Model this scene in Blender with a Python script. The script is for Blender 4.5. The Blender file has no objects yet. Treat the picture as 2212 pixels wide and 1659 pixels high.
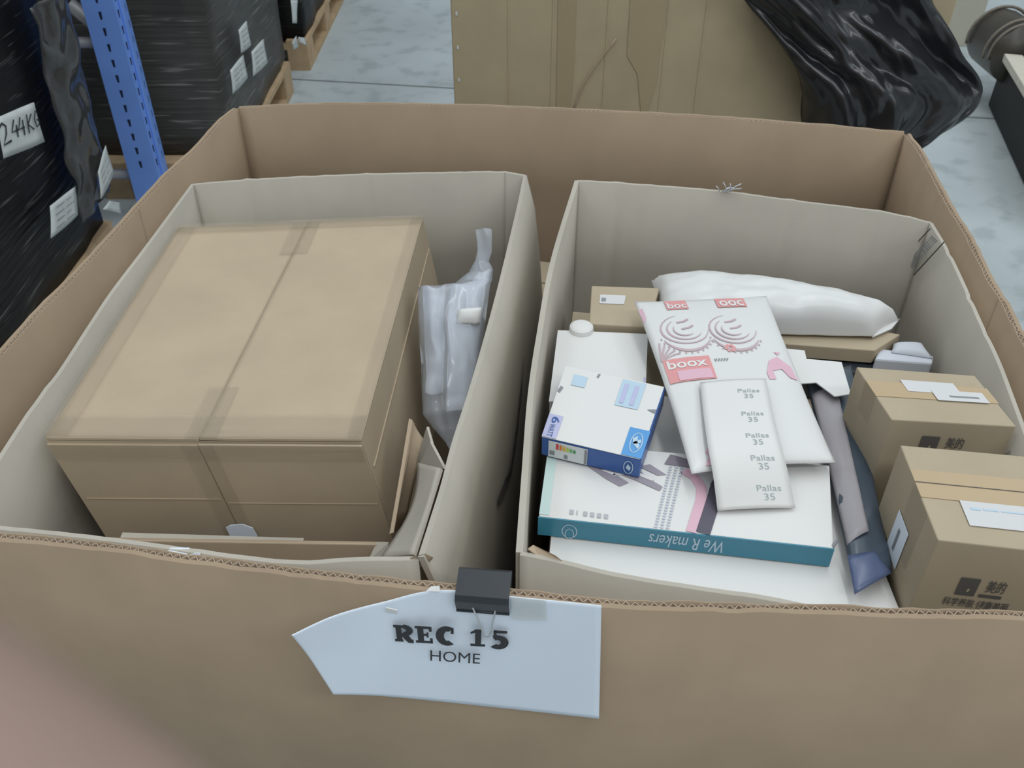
import bpy, bmesh, math, random
from mathutils import Vector, noise
random.seed(7)
scn = bpy.context.scene
C = scn.collection

# ---------------------------------------------------------------- camera
cam_d = bpy.data.cameras.new('camera')
cam = bpy.data.objects.new('camera', cam_d); C.objects.link(cam)
cam.location = (0, 0, 1.62)
cam.rotation_euler = (math.radians(90 - 38.5), 0, 0)
cam_d.sensor_width = 36.0
cam_d.lens = 2000 / 2212 * 36.0
cam_d.clip_start = 0.005
cam_d.clip_end = 60
cam_d.dof.use_dof = True
cam_d.dof.focus_distance = 1.05
cam_d.dof.aperture_fstop = 15.0
scn.camera = cam

# ---------------------------------------------------------------- light
w = bpy.data.worlds.new('warehouse_air'); scn.world = w
w.use_nodes = True
w.node_tree.nodes['Background'].inputs[0].default_value = (0.84, 0.93, 1.0, 1)
w.node_tree.nodes['Background'].inputs[1].default_value = 1.45

def area(name, loc, sx, sy, power, col, rot=(0, 0, 0)):
    d = bpy.data.lights.new(name, 'AREA'); d.shape = 'RECTANGLE'; d.size = sx; d.size_y = sy
    d.energy = power; d.color = col
    o = bpy.data.objects.new(name, d); C.objects.link(o); o.location = loc; o.rotation_euler = rot
    return o
area('high_bay_lamp', (0.9, 1.2, 6.5), 0.5, 7.0, 150, (0.97, 1.0, 0.97))
area('high_bay_lamp', (4.4, 2.5, 6.5), 0.5, 8.0, 80, (0.95, 0.98, 1.0))
area('high_bay_lamp', (-2.6, 2.0, 6.5), 0.5, 8.0, 60, (1.0, 0.98, 0.93))
area('high_bay_lamp', (2.0, -2.6, 5.5), 6.0, 0.5, 190, (0.97, 0.99, 1.0))
scn.view_settings.view_transform = 'Standard'
scn.view_settings.look = 'None'
scn.view_settings.gamma = 1.0
scn.view_settings.use_curve_mapping = False
scn.view_settings.exposure = -0.72

# ---------------------------------------------------------------- materials
MATS = {}
def base_mat(name, rough=0.6, spec=0.3):
    m = bpy.data.materials.new(name); m.use_nodes = True
    b = m.node_tree.nodes['Principled BSDF']
    b.inputs['Roughness'].default_value = rough
    b.inputs['Specular IOR Level'].default_value = spec
    MATS[name] = m
    return m, m.node_tree, b
def plain(name, col, rough=0.6, spec=0.3, metal=0.0, coat=0.0, var=0.0, scale=30):
    m, nt, b = base_mat(name, rough, spec)
    b.inputs['Metallic'].default_value = metal
    b.inputs['Coat Weight'].default_value = coat
    b.inputs['Coat Roughness'].default_value = 0.12
    if var:
        add_noise(nt, b, col, var, scale)
    else:
        b.inputs['Base Color'].default_value = (*col, 1)
    return m
def add_noise(nt, b, col, var, scale, stretch=(1, 1, 1), detail=5):
    tc = nt.nodes.new('ShaderNodeTexCoord'); mp = nt.nodes.new('ShaderNodeMapping')
    mp.inputs['Scale'].default_value = stretch
    n = nt.nodes.new('ShaderNodeTexNoise'); n.inputs['Scale'].default_value = scale; n.inputs['Detail'].default_value = detail
    r = nt.nodes.new('ShaderNodeValToRGB')
    r.color_ramp.elements[0].position = 0.3; r.color_ramp.elements[1].position = 0.7
    r.color_ramp.elements[0].color = (*[c * (1 - var) for c in col], 1)
    r.color_ramp.elements[1].color = (*[min(1, c * (1 + var)) for c in col], 1)
    nt.links.new(tc.outputs['Object'], mp.inputs['Vector']); nt.links.new(mp.outputs[0], n.inputs['Vector'])
    nt.links.new(n.outputs['Fac'], r.inputs[0]); nt.links.new(r.outputs[0], b.inputs['Base Color'])
    return tc, n, r
def kraft(name, col, var=0.06, blotch=0.05, flute='Z'):
    # kraft board: fibre noise, cloudy tone, faint flute ribs
    m, nt, b = base_mat(name, 0.78, 0.18)
    tc, n, r = add_noise(nt, b, col, var, 9, detail=6)
    n2 = nt.nodes.new('ShaderNodeTexNoise'); n2.inputs['Scale'].default_value = 2.5
    mix = nt.nodes.new('ShaderNodeMix'); mix.data_type = 'RGBA'; mix.blend_type = 'MULTIPLY'; mix.inputs[0].default_value = 1.0
    r2 = nt.nodes.new('ShaderNodeValToRGB')
    r2.color_ramp.elements[0].color = (1 - blotch, 1 - blotch * 1.2, 1 - blotch * 1.4, 1); r2.color_ramp.elements[1].color = (1, 1, 1, 1)
    nt.links.new(tc.outputs['Object'], n2.inputs['Vector']); nt.links.new(n2.outputs['Fac'], r2.inputs[0])
    nt.links.new(r.outputs[0], mix.inputs[6]); nt.links.new(r2.outputs[0], mix.inputs[7])
    nt.links.new(mix.outputs[2], b.inputs['Base Color'])
    mp = nt.nodes.new('ShaderNodeMapping')
    wv = nt.nodes.new('ShaderNodeTexWave'); wv.inputs['Scale'].default_value = 38; wv.inputs['Distortion'].default_value = 0.6
    wv.bands_direction = 'DIAGONAL' if flute == 'Z' else flute
    mp.inputs['Scale'].default_value = (1, 1, 0) if flute == 'Z' else (1, 1, 1)
    bp = nt.nodes.new('ShaderNodeBump'); bp.inputs['Strength'].default_value = 0.05; bp.inputs['Distance'].default_value = 0.001
    nt.links.new(tc.outputs['Object'], mp.inputs[0]); nt.links.new(mp.outputs[0], wv.inputs['Vector'])
    nt.links.new(wv.outputs['Fac'], bp.inputs['Height']); nt.links.new(bp.outputs[0], b.inputs['Normal'])
    return m
KR_OUT = kraft('kraft_pallet_box', (0.345, 0.262, 0.182))
KR_OUT2 = kraft('kraft_pallet_box_core', (0.46, 0.37, 0.29))
KR_IN = kraft('kraft_inner_box', (0.44, 0.408, 0.352))
KR_BIG = kraft('kraft_sealed_carton', (0.455, 0.37, 0.265), flute='X')
KR_SM = kraft('kraft_small_carton', (0.43, 0.36, 0.26), flute='X')
KR_BACK = kraft('kraft_standing_box', (0.46, 0.385, 0.255))
KR_FLAP = kraft('kraft_flap', (0.46, 0.36, 0.26), flute='X')
WHITE = plain('white_card', (0.68, 0.675, 0.66), 0.45, 0.4)
PAPER = plain('white_paper', (0.74, 0.81, 0.90), 0.6, 0.25, var=0.015, scale=12)
POLY = plain('white_polythene', (0.66, 0.66, 0.65), 0.32, 0.5)
INK = plain('black_ink', (0.035, 0.036, 0.04), 0.6)
INKF = plain('faded_ink', (0.10, 0.095, 0.09), 0.7)
GREYINK = plain('grey_ink', (0.24, 0.25, 0.27), 0.6)
REDINK = plain('red_ink', (0.66, 0.30, 0.30), 0.45)
MAUVE = plain('mauve_ink', (0.50, 0.38, 0.40), 0.5)
PINK = plain('pink_ink', (0.66, 0.42, 0.50), 0.5)
BLUE = plain('blue_card', (0.035, 0.10, 0.32), 0.35, 0.5)
LBLUE = plain('light_blue_card', (0.09, 0.30, 0.62), 0.35, 0.5)
PALEBLUE = plain('pale_blue_ink', (0.45, 0.58, 0.68), 0.4)
LILAC = plain('lilac_card', (0.46, 0.47, 0.66), 0.4)
TEAL = plain('teal_card', (0.045, 0.22, 0.32), 0.35, 0.5)
PALETEAL = plain('pale_teal_print', (0.52, 0.66, 0.64), 0.4)
BLACKFILM = plain('black_polythene', (0.018, 0.019, 0.022), 0.22, 0.6)
SLATE = plain('slate_polythene', (0.055, 0.075, 0.10), 0.3, 0.55)
STRIP = plain('mauve_grey_strip', (0.33, 0.31, 0.33), 0.4, 0.4)
CLIPM = plain('clip_black', (0.018, 0.022, 0.028), 0.35, 0.5)
STEEL = plain('steel_wire', (0.62, 0.62, 0.62), 0.3, 0.5, metal=0.9)
RACKB = plain('rack_blue', (0.19, 0.36, 0.88), 0.4, 0.4, var=0.06, scale=6)
RACKG = plain('rack_galvanised', (0.42, 0.42, 0.43), 0.45, 0.4, metal=0.4)
HOLE = plain('rack_slot_dark', (0.01, 0.016, 0.05), 0.8)
WOOD = plain('pallet_wood', (0.50, 0.36, 0.22), 0.75, 0.2, var=0.12, scale=14)
WOODP = plain('pale_wood', (0.62, 0.58, 0.49), 0.7, 0.2, var=0.06, scale=14)
FOAM = plain('white_foam', (0.58, 0.61, 0.67), 0.7, 0.2)
LABELM = plain('shipping_label', (0.62, 0.66, 0.66), 0.55, 0.3, var=0.04, scale=25)
LAB2 = plain('carton_label', (0.60, 0.60, 0.60), 0.5, 0.3)
BROWNFILM = plain('brown_film', (0.055, 0.047, 0.036), 0.35, 0.45, var=0.25, scale=5)
CREAM = plain('cream_panel', (0.52, 0.50, 0.41), 0.55, 0.3)
GREYP = plain('grey_panel', (0.20, 0.22, 0.23), 0.6)
SKIN = plain('skin', (0.28, 0.195, 0.16), 0.5, 0.35, var=0.06, scale=60)
NAIL = plain('nail', (0.60, 0.38, 0.32), 0.3, 0.5)

def film_mat(name, col, streak=60, crease=0.12):
    # stretch film: dark, glossy, with long tight wrinkles
    m, nt, b = base_mat(name, 0.42, 0.16)
    tc, n, r = add_noise(nt, b, col, 0.3, 3)
    mp = nt.nodes.new('ShaderNodeMapping'); mp.inputs['Scale'].default_value = (1, 1.2, streak / 2)
    mp.inputs['Rotation'].default_value = (0.16, 0, 0)
    n2 = nt.nodes.new('ShaderNodeTexNoise'); n2.inputs['Scale'].default_value = 2.2; n2.inputs['Detail'].default_value = 4
    bp = nt.nodes.new('ShaderNodeBump'); bp.inputs['Strength'].default_value = 0.55; bp.inputs['Distance'].default_value = 0.012
    nt.links.new(tc.outputs['Object'], mp.inputs[0]); nt.links.new(mp.outputs[0], n2.inputs['Vector'])
    nt.links.new(n2.outputs['Fac'], bp.inputs['Height']); nt.links.new(bp.outputs[0], b.inputs['Normal'])
    # whitened creases, and the film's streak highlights, painted into the base colour
    mp3 = nt.nodes.new('ShaderNodeMapping'); mp3.inputs['Scale'].default_value = (3, 3, 60); mp3.inputs['Rotation'].default_value = (-0.22, 0, 0)
    n3 = nt.nodes.new('ShaderNodeTexNoise'); n3.inputs['Scale'].default_value = 1.6; n3.inputs['Detail'].default_value = 3
    r3 = nt.nodes.new('ShaderNodeValToRGB')
    r3.color_ramp.elements[0].position = 0.60; r3.color_ramp.elements[0].color = (0, 0, 0, 1)
    r3.color_ramp.elements[1].position = 0.74; r3.color_ramp.elements[1].color = (crease, crease, crease * 0.95, 1)
    ad = nt.nodes.new('ShaderNodeMix'); ad.data_type = 'RGBA'; ad.blend_type = 'ADD'; ad.inputs[0].default_value = 1.0
    nt.links.new(tc.outputs['Object'], mp3.inputs[0]); nt.links.new(mp3.outputs[0], n3.inputs['Vector']); nt.links.new(n3.outputs['Fac'], r3.inputs[0])
    nt.links.new(r.outputs[0], ad.inputs[6]); nt.links.new(r3.outputs[0], ad.inputs[7]); nt.links.new(ad.outputs[2], b.inputs['Base Color'])
    return m
FILM = film_mat('black_stretch_film', (0.008, 0.0078, 0.0075))
FILM2 = film_mat('sheen_stretch_film', (0.075, 0.075, 0.071), crease=0.17)  # black film greyed: its reflected light is put into the base colour

def clear_mat(name, tint, cover):
    m, nt, b = base_mat(name, 0.12, 0.6)
    b.inputs['Base Color'].default_value = (*tint, 1)
    t = nt.nodes.new('ShaderNodeBsdfTransparent'); mx = nt.nodes.new('ShaderNodeMixShader')
    mx.inputs[0].default_value = cover
    nt.links.new(t.outputs[0], mx.inputs[1]); nt.links.new(b.outputs[0], mx.inputs[2])
    nt.links.new(mx.outputs[0], nt.nodes['Material Output'].inputs['Surface'])
    return m
CLEAR = clear_mat('clear_polythene', (0.58, 0.62, 0.68), 0.40)
TAPE = clear_mat('clear_brown_tape', (0.46, 0.38, 0.28), 0.12)
BTAPE = plain('buff_tape', (0.45, 0.335, 0.20), 0.3, 0.5)

def concrete():
    m, nt, b = base_mat('concrete', 0.5, 0.35)
    tc, n, r = add_noise(nt, b, (0.45, 0.50, 0.515), 0.10, 2.2, detail=8)
    n2 = nt.nodes.new('ShaderNodeTexNoise'); n2.inputs['Scale'].default_value = 9; n2.inputs['Detail'].default_value = 6
    r2 = nt.nodes.new('ShaderNodeValToRGB')
    r2.color_ramp.elements[0].position = 0.36; r2.color_ramp.elements[0].color = (0.70, 0.72, 0.72, 1)
    r2.color_ramp.elements[1].position = 0.48; r2.color_ramp.elements[1].color = (1, 1, 1, 1)
    mix = nt.nodes.new('ShaderNodeMix'); mix.data_type = 'RGBA'; mix.blend_type = 'MULTIPLY'; mix.inputs[0].default_value = 0.6
    nt.links.new(tc.outputs['Object'], n2.inputs['Vector']); nt.links.new(n2.outputs['Fac'], r2.inputs[0])
    nt.links.new(r.outputs[0], mix.inputs[6]); nt.links.new(r2.outputs[0], mix.inputs[7])
    nt.links.new(mix.outputs[2], b.inputs['Base Color'])
    return m
CONC = concrete()

# ---------------------------------------------------------------- helpers
def V3(p): return Vector(p)
def tag(o, label=None, cat=None, group=None, kind=None):
    if label: o['label'] = label
    if cat: o['category'] = cat
    if group: o['group'] = group
    if kind: o['kind'] = kind
    return o
def thing(name, label, cat, loc, group=None):
    o = bpy.data.objects.new(name, None); C.objects.link(o); o.location = loc
    o.empty_display_size = 0.05
    return tag(o, label, cat, group)
def origin_of(o):
    while o.parent: o = o.parent
    return Vector(o.location)
def obj(name, verts, faces, mat, parent=None, smooth=False, bevel=0.0):
    """links one mesh given in world coordinates as one object under parent"""
    verts = [V3(v) for v in verts]
    if parent: off = origin_of(parent)
    else:
        off = Vector((sum(v.x for v in verts) / len(verts), sum(v.y for v in verts) / len(verts), min(v.z for v in verts)))
    me = bpy.data.meshes.new(name)
    me.from_pydata([v - off for v in verts], [], faces)
    bm = bmesh.new(); bm.from_mesh(me)
    bmesh.ops.recalc_face_normals(bm, faces=bm.faces)
    if bevel:
        bmesh.ops.bevel(bm, geom=list(bm.edges), offset=bevel, segments=2, affect='EDGES', profile=0.5)
    bm.to_mesh(me); bm.free()
    me.materials.append(mat)
    if smooth:
        for p in me.polygons: p.use_smooth = True
    o = bpy.data.objects.new(name, me); C.objects.link(o)
    if parent: o.parent = parent
    else: o.location = off
    return o
HEX = [(0, 3, 2, 1), (4, 5, 6, 7), (0, 1, 5, 4), (1, 2, 6, 5), (2, 3, 7, 6), (3, 0, 4, 7)]
def hexa(name, low, top, mat, parent=None, bevel=0.0):
    """solid from four lower and four upper corners"""
    return obj(name, list(low) + list(top), HEX, mat, parent, bevel=bevel)
def dropped(top, z): return [(p[0], p[1], z) for p in top]
def bx(name, x0, x1, y0, y1, z0, z1, mat, parent=None, bevel=0.0):
    return hexa(name, [(x0, y0, z0), (x1, y0, z0), (x1, y1, z0), (x0, y1, z0)], [(x0, y0, z1), (x1, y0, z1), (x1, y1, z1), (x0, y1, z1)], mat, parent, bevel)
class Surf:
    """bilinear patch: p00 u-> p10, p00 v-> p01"""
    def __init__(s, p00, p10, p11, p01, bulge=0.0):
        s.p = [V3(p00), V3(p10), V3(p11), V3(p01)]; s.b = bulge
        s.n = (s.p[1] - s.p[0] + s.p[2] - s.p[3]).cross(s.p[3] - s.p[0] + s.p[2] - s.p[1]).normalized()
        s.Lu = ((s.p[1] - s.p[0]).length + (s.p[2] - s.p[3]).length) / 2
        s.Lv = ((s.p[3] - s.p[0]).length + (s.p[2] - s.p[1]).length) / 2
    def __call__(s, u, v, off=0.0):
        a, b, c, d = s.p
        q = (a * (1 - u) + b * u) * (1 - v) + (d * (1 - u) + c * u) * v
        bu = s.b * max(0, math.sin(math.pi * min(1, max(0, u)))) * max(0, math.sin(math.pi * min(1, max(0, v)))) if s.b else 0
        return q + s.n * (off + bu)
def grid_solid(name, f, nu, nv, t, mat, parent=None, smooth=True):
    """solid sheet of thickness t over the surface f(u,v)"""
    P = [[V3(f(i / nu, j / nv)) for i in range(nu + 1)] for j in range(nv + 1)]
    vs, fs = [], []
    def nrm(i, j):
        a = P[j][min(i + 1, nu)] - P[j][max(i - 1, 0)]; b = P[min(j + 1, nv)][i] - P[max(j - 1, 0)][i]
        n = a.cross(b); return n.normalized() if n.length > 1e-12 else Vector((0, 0, 1))
    for s in (0.5, -0.5):
        for j in range(nv + 1):
            for i in range(nu + 1): vs.append(P[j][i] + nrm(i, j) * (s * t))
    W = nu + 1; M = W * (nv + 1)
    for j in range(nv):
        for i in range(nu):
            a = j * W + i
            fs.append((a, a + 1, a + W + 1, a + W)); fs.append((M + a, M + a + W, M + a + W + 1, M + a + 1))
    for i in range(nu):
        fs.append((i, M + i, M + i + 1, i + 1)); a = nv * W + i; fs.append((a, a + 1, M + a + 1, M + a))
    for j in range(nv):
        a = j * W; fs.append((a, a + W, M + a + W, M + a)); a = j * W + nu; fs.append((a, M + a, M + a + W, a + W))
    o = obj(name, vs, fs, mat, parent)
    if smooth:
        me = o.data
        for p in me.polygons: p.use_smooth = len(p.vertices) == 4 and p.index < 2 * nu * nv
    return o
def patch(name, S, u0, v0, u1, v1, off, t, mat, parent, nu=1, nv=1):
    return grid_solid(name, lambda u, v: S(u0 + (u1 - u0) * u, v0 + (v1 - v0) * v, off), nu, nv, t, mat, parent, smooth=False)
def quad_sheet(name, q, t, mat, parent=None, bulge=0.0, n=1):
    S = Surf(*q, bulge=bulge)
    return grid_solid(name, lambda u, v: S(u, v), n, n, t, mat, parent, smooth=n > 1)
def decal(name, S, polys, off, mat, parent):
    """flat print: polygons in uv of S"""
    vs, fs = [], []
    for P in polys:
        k = len(vs); vs += [S(u, v, off) for u, v in P]; fs.append(tuple(range(k, k + len(P))))
    return obj(name, vs, fs, mat, parent)
def decals(name, S, polys, off, mat, parent):
    for P in polys: decal(name, S, [P], off, mat, parent)
def ribbon(S, pts, wd, closed=False):
    """polyline in uv -> quads in uv, wd in metres"""
    q = [Vector((u * S.Lu, v * S.Lv)) for u, v in pts]; out = []; n = len(q)
    L, R = [], []
    for i in range(n):
        a = q[max(i - 1, 0)]; b = q[min(i + 1, n - 1)]
        d = (b - a); d = d.normalized() if d.length else Vector((1, 0)); m = Vector((-d.y, d.x))
        ww = wd(i / (n - 1)) if callable(wd) else wd
        L.append(q[i] + m * ww / 2); R.append(q[i] - m * ww / 2)
    for i in range(n - 1):
        out.append([(p.x / S.Lu, p.y / S.Lv) for p in (R[i], R[i + 1], L[i + 1], L[i])])
    return out
def arc(cx, cy, rx, ry, a0, a1, n=14):
    return [(cx + rx * math.cos(math.radians(a0 + (a1 - a0) * i / n)), cy + ry * math.sin(math.radians(a0 + (a1 - a0) * i / n))) for i in range(n + 1)]
def rect(u0, v0, u1, v1): return [(u0, v0), (u1, v0), (u1, v1), (u0, v1)]
def text_on(name, S, txt, u0, v0, u1, v1, off, mat, parent, bold=0.0, shear=0.0):
    cu = bpy.data.curves.new('txt', 'FONT'); cu.body = txt; cu.offset = bold; cu.resolution_u = 3; cu.shear = shear
    t = bpy.data.objects.new('txt', cu); C.objects.link(t)
    bpy.context.view_layer.update()
    me = t.evaluated_get(bpy.context.evaluated_depsgraph_get()).to_mesh()
    vs = [v.co.copy() for v in me.vertices]; fs = [tuple(p.vertices) for p in me.polygons]
    bpy.data.objects.remove(t)
    if not vs: return None
    x0 = min(v.x for v in vs); x1 = max(v.x for v in vs); y0 = min(v.y for v in vs); y1 = max(v.y for v in vs)
    q = [S(u0 + (u1 - u0) * (v.x - x0) / (x1 - x0 + 1e-9), v0 + (v1 - v0) * (v.y - y0) / (y1 - y0 + 1e-9), off) for v in vs]
    return obj(name, q, fs, mat, parent)
def spline(pts, n):
    """Catmull-Rom resample by arc length"""
    P = [V3(p) for p in pts]; Q = [P[0] * 2 - P[1]] + P + [P[-1] * 2 - P[-2]]; fine = []
    for i in range(1, len(Q) - 2):
        a, b, c, d = Q[i - 1:i + 3]
        for k in range(12):
            t = k / 12
            fine.append(0.5 * ((2 * b) + (c - a) * t + (2 * a - 5 * b + 4 * c - d) * t * t + (3 * b - a - 3 * c + d) * t ** 3))
    fine.append(P[-1])
    L = [0]
    for i in range(1, len(fine)): L.append(L[-1] + (fine[i] - fine[i - 1]).length)
    out = []; j = 0
    for k in range(n + 1):
        s = L[-1] * k / n
        while j < len(L) - 2 and L[j + 1] < s: j += 1
        f = (s - L[j]) / max(1e-9, L[j + 1] - L[j]); out.append(fine[j].lerp(fine[j + 1], min(1, max(0, f))))
    return out
def wall_sheet(name, top, zlow, t, mat, parent, n=40, nv=6, crease=(), jag=0.0, lean=None):
    """upright board under a rim line given as points; crease = [(u, depth)]"""
    P = spline(top, n)
    def f(u, v):
        i = min(n, int(round(u * n))); p = P[i].copy()
        a = P[max(0, i - 1)]; b = P[min(n, i + 1)]; d = (b - a); nn = Vector((-d.y, d.x, 0)).normalized()
        k = 0
        for cu, cd in crease: k += cd * math.exp(-((u - cu) * 1.0 / 0.012) ** 2)
        p += nn * k
        z = zlow + (p.z - zlow) * v
        if jag and v == 1: z += jag * noise.noise(Vector((p.x * 60, p.y * 60, 3)))
        if lean: p += Vector(lean) * (1 - v) ** 0.55
        return Vector((p.x, p.y, z))
    return grid_solid(name, f, n, nv, t, mat, parent)
def pillow(name, q, h, mat, parent=None, n=28, wr=0.002, seed=0, flat=0.25, pw=0.5, edge=0.001):
    """inflated packet over the quad q"""
    S = Surf(*q); vs = []; fs = []
    def prof(u, v):
        a = max(0, 1 - abs(2 * u - 1) ** 3); b = max(0, 1 - abs(2 * v - 1) ** 3)
        return (a * b) ** pw
    W = n + 1
    for s in (1, -flat):
        for j in range(W):
            for i in range(W):
                u, v = i / n, j / n; k = prof(u, v)
                p = S(u, v)
                z = s * (h * k + edge) + (noise.noise(p * 22 + Vector((seed, 0, 0))) * wr * 2 + noise.noise(p * 60 + Vector((seed, 5, 0))) * wr) * min(1, k * 3 + 0.3) * (1 if s > 0 else 0.3)
                c = (S(.5, .5) - p) * 0.03 * math.sin(math.pi * (u if j in (0, n) else v)) if (i in (0, n) or j in (0, n)) else Vector()
                vs.append(p + S.n * z + c)
    M = W * W
    for j in range(n):
        for i in range(n):
            a = j * W + i; fs.append((a, a + 1, a + W + 1, a + W)); fs.append((M + a, M + a + W, M + a + W + 1, M + a + 1))
    for i in range(n):
        fs.append((i, M + i, M + i + 1, i + 1)); a = n * W + i; fs.append((a, a + 1, M + a + 1, M + a))
        a = i * W; fs.append((a, a + W, M + a + W, M + a)); a = i * W + n; fs.append((a, M + a, M + a + W, a + W))
    return obj(name, vs, fs, mat, parent, smooth=True)
def tube(name, pts, r, mat, parent=None, n=8):
    P = [V3(p) for p in pts]; vs = []; fs = []
    for i, p in enumerate(P):
        d = (P[min(i + 1, len(P) - 1)] - P[max(0, i - 1)]).normalized()
        a = d.cross(Vector((0.3, 0.2, 0.93))).normalized(); b = d.cross(a)
        for k in range(n):
            t = 2 * math.pi * k / n; vs.append(p + (a * math.cos(t) + b * math.sin(t)) * r)
    for i in range(len(P) - 1):
        for k in range(n): fs.append((i * n + k, i * n + (k + 1) % n, (i + 1) * n + (k + 1) % n, (i + 1) * n + k))
    fs.append(tuple(range(n))); fs.append(tuple(range((len(P) - 1) * n, len(P) * n)))
    return obj(name, vs, fs, mat, parent, smooth=True)

# ================================================================ setting
fl = bx('floor', -9, 9, -4, 13, -0.1, 0.0, CONC); tag(fl, kind='structure')
jt = decal('floor_joint', Surf((-1.4, 4.43, 0), (2.6, 3.83, 0), (2.6, 3.842, 0), (-1.4, 4.442, 0)), [rect(0, 0, 1, 1)], 0.001, plain('joint_grey', (0.16, 0.17, 0.17), 0.8), fl)  # dark grey line along the floor joint

WALLP = plain('warehouse_cladding', (0.55, 0.56, 0.56), 0.7, 0.2, var=0.04, scale=1.5)
for nm_, a_ in (('wall_left', (-9.2, -9, -4, 13)), ('wall_right', (9, 9.2, -4, 13)), ('wall_back', (-9, 9, 13, 13.2)), ('wall_front', (-9, 9, -4.2, -4))):
    tag(bx(nm_, *a_, 0, 8, WALLP), kind='structure')

# ================================================================ pallet box
RIM = 0.95
OB = thing('pallet_box', 'huge open brown cardboard pallet box holding two smaller open cartons', 'box', (0.02, 1.08, 0))
def corr_wall(name, top, mat, side, n=60, t=0.0105, crease=(), jag=0.0015, zlow=0.0):
    """double-wall board: inner liner, flutes, outer liner; side=+1 puts the outer face left of the rim direction"""
    p = wall_sheet(name, top, zlow, 0.0012, mat, OB, n=n, crease=crease, jag=jag)
    P = spline(top, n)
    def offs(d):
        out = []
        for i in range(len(P)):
            a = P[max(0, i - 1)]; b = P[min(n, i + 1)]; dd = b - a; out.append(P[i] + Vector((-dd.y, dd.x, 0)).normalized() * side * d)
        return out
    def liner(nm, d, th, dz=0.0):
        Q = offs(d)
        return grid_solid(nm, lambda u, v: Vector((Q[int(round(u * n))].x, Q[int(round(u * n))].y, zlow + (Q[int(round(u * n))].z + dz + jag * noise.noise(Q[int(round(u * n))] * 45) - zlow) * v)), n, 3, th, mat, p)
    liner('outer_liner', t - 0.0025, 0.005)
    # zig-zag flutes seen on the cut edge
    L = sum((P[i + 1] - P[i]).length for i in range(n)); m = int(L / 0.0042)
    R = spline(top, m); vs = []; fs = []
    for i in range(m + 1):
        a = R[max(0, i - 1)]; b = R[min(m, i + 1)]; dd = b - a; nn = Vector((-dd.y, dd.x, 0)).normalized() * side
        d = 0.0008 if i % 2 == 0 else t - 0.0052
        d += random.uniform(-0.0004, 0.0004)
        q = R[i] + nn * d; dz = -0.0008 + 0.0012 * noise.noise(R[i] * 30)
        tt = dd.normalized() * 0.0005
        vs += [q - tt + Vector((0, 0, dz)), q + tt + Vector((0, 0, dz)), q - tt + Vector((0, 0, -0.07)), q + tt + Vector((0, 0, -0.07))]
    for i in range(m):
        a = i * 4; b = a + 4
        fs += [(a, a + 1, b + 1, b), (a + 2, b + 2, b + 3, a + 3), (a, b, b + 2, a + 2), (a + 1, a + 3, b + 3, b + 1)]
    fo = obj('fluting', vs, fs, KR_OUT2, p); fo['kind'] = 'stuff'
    return p
BLc, BRc = (-0.5083, 1.6651, 0.9500), (0.6912, 1.5500, 0.9500)
FLc, FRc = (-0.655, 0.640, 0.95), (0.585, 0.505, 0.95)
corr_wall('front_wall', [FLc, (-0.4954, 0.6117, 0.9500), (-0.4298, 0.6040, 0.9500), (-0.3692, 0.5958, 0.9500), (-0.3411, 0.5905, 0.9500), (-0.3086, 0.5842, 0.9500), (-0.2815, 0.5808, 0.9500), (-0.2185, 0.5707, 0.9500), (-0.1524, 0.5613, 0.9500), (-0.1047, 0.5548, 0.9500), (-0.0627, 0.5499, 0.9500), (-0.0004, 0.5436, 0.9500), (0.0808, 0.5320, 0.9500), (0.1636, 0.5279, 0.9500), (0.2461, 0.5258, 0.9500), (0.3523, 0.5213, 0.9500), (0.4547, 0.5177, 0.9500), FRc], KR_OUT, -1, n=120, jag=0.003)
corr_wall('back_wall', [BLc, (-0.3520, 1.6829, 0.9500), (-0.0916, 1.6762, 0.9500), (0.1232, 1.6541, 0.9500), (0.3329, 1.6260, 0.9500), (0.5346, 1.5884, 0.9500), BRc], KR_OUT, 1, crease=[(0.315, -0.002), (0.55, -0.0015)])
corr_wall('left_wall', [FLc, (-0.6175, 0.8939, 0.9500), (-0.6068, 0.9934, 0.9500), (-0.5959, 1.0601, 0.9500), (-0.5848, 1.1444, 0.9500), (-0.5720, 1.2584, 0.9500), (-0.5568, 1.3873, 0.9500), (-0.5362, 1.4940, 0.9500), (-0.5237, 1.6049, 0.9500), BLc], KR_OUT, 1, crease=[(0.62, 0.002)])
corr_wall('right_wall', [BRc, (0.6871, 1.4535, 0.9500), (0.6690, 1.3035, 0.9500), (0.6574, 1.1745, 0.9500), (0.6440, 1.0741, 0.9500), (0.6367, 0.9934, 0.9500), (0.6273, 0.9166, 0.9500), FRc], KR_OUT, 1, jag=0.003, crease=[(0.5, 0.002)])
bx('base_board', -0.62, 0.62, 0.68, 1.52, 0.001, 0.012, KR_OUT, OB)

# ---------------------------------------------------------------- carton seen in the gap
gp = thing('flat_carton', 'pale brown carton lying deep in the gap between the two open cartons', 'box', (0.07, 1.52, 0.5))
hexa('body', dropped([(0.028, 1.44, 0), (0.115, 1.43, 0), (0.125, 1.575, 0), (0.045, 1.585, 0)], 0.014), [(0.028, 1.44, 0.66), (0.115, 1.43, 0.66), (0.125, 1.585, 0.66), (0.045, 1.60, 0.66)], KR_IN, gp, bevel=0.003)
GPS = Surf((0.028, 1.44, 0.66), (0.115, 1.43, 0.66), (0.125, 1.585, 0.66), (0.045, 1.60, 0.66))
patch('flap', GPS, 0.02, 0.02, 0.98, 0.47, 0.002, 0.003, KR_SM, gp)
patch('flap', GPS, 0.02, 0.50, 0.98, 0.98, 0.002, 0.003, KR_SM, gp)

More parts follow.
